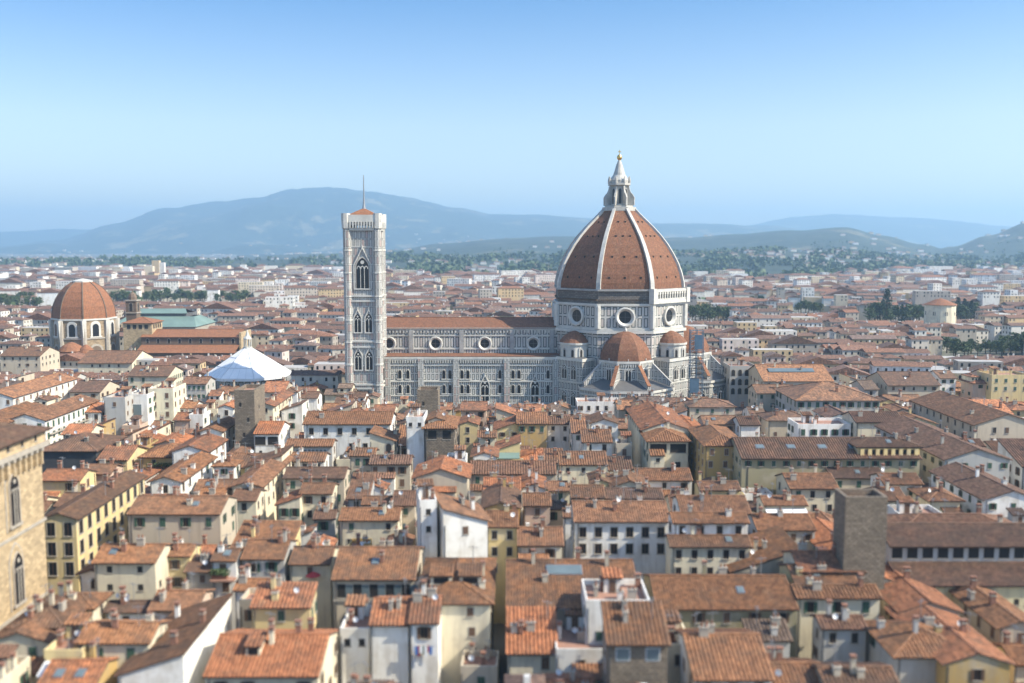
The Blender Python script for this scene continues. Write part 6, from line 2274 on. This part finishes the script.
fr = random.Random(11)
y = 404.0
nh = 0
while y < 4300:
    lot = 9.8 + max(0, y - 430) * 0.0066
    lot = min(lot, 26)
    half = 0.60 * y + 40
    x = -half
    while x < half:
        w_ = lot * fr.choice((.6, .7, .8, .9, 1.0, 1.3, 2.1, 2.6))
        xc = x + w_ / 2
        x += w_ * fr.choice((1.0, 1.0, 1.05, 1.2, 1.5))
        yc = y + fr.uniform(-.36, .36) * lot
        if in_block(xc, yc, max(w_, lot) * .5) or near_tree(xc, yc, 6 + lot * .45):
            continue
        if any(a0 - w_ / 2 < xc < a1 + w_ / 2 and b0 - lot / 2 < yc < b1 + lot / 2 for a0, a1, b0, b1 in (FOOT if y < 480 else ())):
            continue
        cell = mnoise.noise(Vector((xc / 260, yc / 260, 3.1)))
        rot = R(45) * round(mnoise.noise(Vector((round(xc / 190), round(yc / 190), 7.7))) * 3) / 3 * 0.6
        green = mnoise.noise(Vector((xc / 170, yc / 240, 9.0)))
        if y > 900 and green > 0.42: continue
        if y > 3000 and fr.random() < 0.25 + (y - 3000) / 2500: continue
        pq = 512 + FPX * xc / yc
        lim = interp([(-400, 2500), (330, 2450), (385, 1950), (560, 1950), (600, 2100), (670, 1800), (800, 1850), (880, 2150), (1100, 2250)], pq)
        if yc > lim * (1 + .12 * mnoise.noise(Vector((xc / 130, 0, 5)))): continue
        d = lot * fr.uniform(.8, 1.05)
        modern = y > 900 and (fr.random() < min(.3, (y - 900) / 2500) + 0.3 * max(0, -cell))
        if modern:
            ze = fr.choice((13, 15, 17, 19, 22, 26)) + fr.uniform(-1, 1); roof = 'flat' if fr.random() < .6 else 'hip'
        else:
            ze = fr.uniform(6.5, 17.5) if y < 1500 else fr.uniform(8, 20)
            roof = fr.choice(['gx', 'gx', 'gx', 'gx', 'gy', 'gy', 'hip', 'hip', 'flat'])
        hs = mk(xc, yc, w_ * .97, d, ze, roof, 'W', 'n')
        if y < 1500:
            while hs.ze > 4 and clash(hs):
                hs.ze -= 1.5
            if hs.ze <= 4: continue
        town_house(xc, yc, w_ * .97, d, hs.ze, roof, rot if not in_block(xc, yc, 40) else 0, wins=(3 if y < 620 else 2) if y < 1000 else (3 if modern and y < 2000 else 0), wall='far_wall' if modern or fr.random() < .2 else 'old_wall')
        nh += 1
    y += lot * 1.06 + (0 if fr.random() < .5 else lot * .45)
# a few tall blocks on the plain, villas on the slopes come with the hills
for px, py, w_, h_ in ((157, 283, 14, 44), (163, 283, 10, 40), (150, 284, 16, 34), (120, 283, 18, 28), (128, 284, 16, 30), (94, 285, 30, 22), (60, 284, 26, 26), (30, 280, 26, 26), (205, 281, 24, 22), (188, 284, 20, 24), (738, 286, 30, 22), (700, 284, 26, 24), (905, 284, 26, 22), (980, 288, 28, 24), (640, 284, 24, 20)):
    X, Y, _ = P(px, py, 0)
    town_house(X, Y, w_, w_ * .7, h_, 'flat', 0, wall='far_wall')
print('far houses', nh, 'verts', len(town.v))

# ================================================================== HILLS
RIDGES = [
    # distance, depth towards the viewer, skyline (picture x, picture y), roughness
    (12500, 4200, [(-700, 262), (-300, 256), (0, 247), (60, 241), (120, 226), (170, 212), (220, 204), (262, 197), (298, 192), (330, 194), (370, 194), (410, 199), (450, 208), (500, 214), (545, 216), (600, 219), (650, 223), (720, 224), (760, 227), (820, 235), (900, 250), (1100, 260), (1700, 262)], 70),
    (15500, 3000, [(-700, 236), (0, 232), (70, 229), (130, 233), (180, 244), (300, 262), (660, 262), (740, 225), (790, 219), (840, 216), (900, 217), (950, 221), (1000, 226), (1050, 232), (1200, 235), (1700, 236)], 18),
    (5600, 2300, [(-700, 262), (60, 262), (200, 258), (330, 253), (400, 249), (440, 243), (500, 238), (560, 237), (620, 240), (680, 238), (740, 234), (790, 230), (842, 226), (880, 234), (920, 244), (960, 255), (1010, 266), (1700, 270)], 16),
    (3500, 1300, [(-700, 260), (0, 261), (150, 259), (260, 260), (340, 258), (420, 256), (500, 257), (560, 255), (680, 254), (760, 250), (830, 251), (900, 257), (980, 258), (1060, 254), (1700, 256)], 9),
    (5000, 1700, [(-700, 285), (800, 285), (860, 276), (900, 262), (950, 247), (985, 236), (1024, 223), (1080, 208), (1150, 200), (1300, 205), (1700, 230)], 14),
]
def ridge_h(px, r, wx, wy):
    h = 0.0
    for D, dep, sky_, rough in RIDGES:
        top = CAM_Z + (246 - interp(sky_, px)) * D / FPX
        if top < 8: continue
        k = (r - D)
        k = k / dep if k < 0 else k / (dep * 1.2)
        if abs(k) >= 1: continue
        s = 0.5 + 0.5 * math.cos(PI * k)
        s = s ** (0.85 if k < 0 else 1.0)
        nz = mnoise.fractal(Vector((wx / 1400, wy / 1400, D)), 0.9, 2.1, 6)
        hh = top * s * (1 + 0.42 * nz * (1 - s * 0.75)) + rough * nz * (1 - 0.7 * s)
        h = max(h, hh)
    return h
mb = MB()
NA, NR = 300, 125
vs = []
for i in range(NA + 1):
    an = R(-46) + R(92) * i / NA
    px = 512 + FPX * math.tan(an)
    for j in range(NR + 1):
        r = 2150 * (18500 / 2150) ** (j / NR)
        x, y_ = r * math.sin(an), r * math.cos(an)
        h = ridge_h(px, r * math.cos(an), x, y_)
        vs.append((x, y_, h - 3.0))
mb.solid(vs, [(i * (NR + 1) + j, (i + 1) * (NR + 1) + j, (i + 1) * (NR + 1) + j + 1, i * (NR + 1) + j + 1) for i in range(NA) for j in range(NR)], 'hill')
hills = mb.obj('hills')
hills['kind'] = 'structure'
for p_ in hills.data.polygons: p_.use_smooth = True
# villas on the slopes, part of the far town
vr = random.Random(21)
for i in range(1700):
    px = vr.uniform(0, 1024)
    r = vr.uniform(2000, 4200) if i % 2 else vr.uniform(2500, 9500)
    x = (px - 512) / FPX * r
    h = ridge_h(px, r, x, r)
    if h > 330 or mnoise.noise(Vector((x / 700, r / 700, 1.5))) < -0.05: continue
    o = len(town.v)
    town_house(x, r, vr.uniform(14, 30), vr.uniform(12, 20), 9, 'hip', 0, wall='far_wall')
    for q in range(o, len(town.v)):
        town.v[q] = (town.v[q][0], town.v[q][1], town.v[q][2] + h - 4)
to = town.obj('far_town')
tag(to, 'dense far town of small terracotta roofs spreading to the hills', None, None, 'stuff')

# ================================================================== TREES
def tree_proto(kind, seed):
    r_ = random.Random(seed)
    tb, cb = MB(), MB()
    if kind == 'e':
        tb.lathe([(0.035, -0.02), (0.02, 0.5), (0.004, 0.97)], 7, m='bark')
        for i in range(16):
            z = 0.12 + 0.86 * i / 15
            rad = 0.21 * (1 - (i / 15) ** 1.15) + 0.012
            for k in range(7):
                a = k * 0.9 + i * 0.7
                leaf_clumps(cb, Vector((math.cos(a) * rad * .7, math.sin(a) * rad * .7, z)), 0.05 + rad * .3, 9, 0.028, r_, 'needle', 0.7)
    else:
        tb.lathe([(0.035, -0.02), (0.028, 0.22), (0.02, 0.45)], 7, m='bark')
        for i in range(6):
            a = i * 1.05 + r_.uniform(-.3, .3)
            tb.bar((0, 0, 0.28 + .03 * i), (math.cos(a) * .24, math.sin(a) * .24, 0.55 + .05 * i), 0.018, 0.018, 'bark')
        n = 22
        for i in range(n):
            a = r_.uniform(0, 6.28); rr = (r_.random() ** .6) * .30
            z = r_.uniform(0.38, 0.86)
            sq = 1 - abs(z - .58) * 1.3
            leaf_clumps(cb, Vector((math.cos(a) * rr * sq, math.sin(a) * rr * sq, z)), r_.uniform(.09, .15), 38, 0.04, r_, 'leaf', 0.8)
    return tb.mesh('trunk'), cb.mesh('crown')
PROTO = {k: tree_proto(k, i + 3) for i, k in enumerate('abce')}
for (X, Y, hh, kind, label, group) in TREES:
    t = thing('conifer_tree' if kind == 'e' else 'tree', label, 'tree', (X, Y, 0), tr_.uniform(0, 6), group)
    sx = tr_.uniform(.9, 1.25)
    hh *= 1.05
    t.scale = (hh * sx, hh * sx, hh)
    link('trunk', PROTO[kind][0], t)
    link('crown', PROTO[kind][1], t)
# woods at the foot of the hills and on the slopes nearest to the town: one mass
wb = MB()
wr = random.Random(17)
def wood(px0, px1, r0, r1, n, sz):
    for i in range(n):
        px = wr.uniform(px0, px1); r = wr.uniform(r0, r1)
        x = (px - 512) / FPX * r
        if mnoise.noise(Vector((x / 130, r / 210, 4))) < 0.03: continue
        g = max(0, ridge_h(px, r, x, r) - 3)
        h_ = sz * wr.choice((.45, .6, .8, 1.0, 1.3))
        for q in range(12):
            p = Vector((wr.gauss(0, .4), wr.gauss(0, .4), wr.uniform(.1, 1)))
            c = Vector((x + p.x * h_ * .7, r + p.y * h_ * .7, g + p.z * h_))
            a = Vector((wr.gauss(0, 1), wr.gauss(0, 1), wr.gauss(0, 1))).normalized()
            b2 = a.orthogonal().normalized(); c2 = a.cross(b2); s = h_ * wr.uniform(.22, .4)
            wb.face([c + b2 * s, c + c2 * s, c - b2 * s, c - c2 * s], 'leaf')
wood(370, 580, 1950, 3500, 2600, 15)
wood(655, 880, 1850, 3500, 2600, 14)
wood(-20, 370, 2350, 3500, 1300, 12)
wood(860, 1060, 2100, 3600, 1500, 13)
wood(0, 180, 2900, 3600, 350, 14)
wood(0, 1024, 900, 2800, 2300, 9)
wood(390, 1040, 3400, 4400, 2200, 7)
wo_ = wb.obj('far_woods')
tag(wo_, 'dark mass of far woods at the foot of the hills', None, None, 'stuff')

# ================================================================== GROUND AND HAZE
mb = MB()
S = 19000
n = 40
vs = []
for i in range(n + 1):
    for j in range(n + 1):
        vs.append((-S + 2 * S * i / n, -S + 2 * S * j / n, 0.0))
mb.solid(vs, [(i * (n + 1) + j, (i + 1) * (n + 1) + j, (i + 1) * (n + 1) + j + 1, i * (n + 1) + j + 1) for i in range(n) for j in range(n)], 'ground')
g = mb.obj('ground')
g['kind'] = 'structure'
hz = MB()
hz.box(-19500, 19500, -19500, 19500, -12, 800, 'ground')
hz.mats = []
me = bpy.data.meshes.new('haze')
me.from_pydata(hz.v, [], hz.f)
hm_ = bpy.data.materials.new('haze')
hm_.use_nodes = True
nt = hm_.node_tree
nt.nodes.remove(nt.nodes['Principled BSDF'])
pv = nt.nodes.new('ShaderNodeVolumePrincipled')
pv.inputs['Color'].default_value = (0.48, 0.75, 1.0, 1)
pv.inputs['Density'].default_value = 0.000115
pv.inputs['Anisotropy'].default_value = 0.2
nt.links.new(pv.outputs[0], nt.nodes['Material Output'].inputs['Volume'])
me.materials.append(hm_)
ho = bpy.data.objects.new('haze', me)
COL.objects.link(ho)
tag(ho, 'pale blue summer haze over the whole valley', None, None, 'stuff')
print('objects', len(bpy.data.objects))
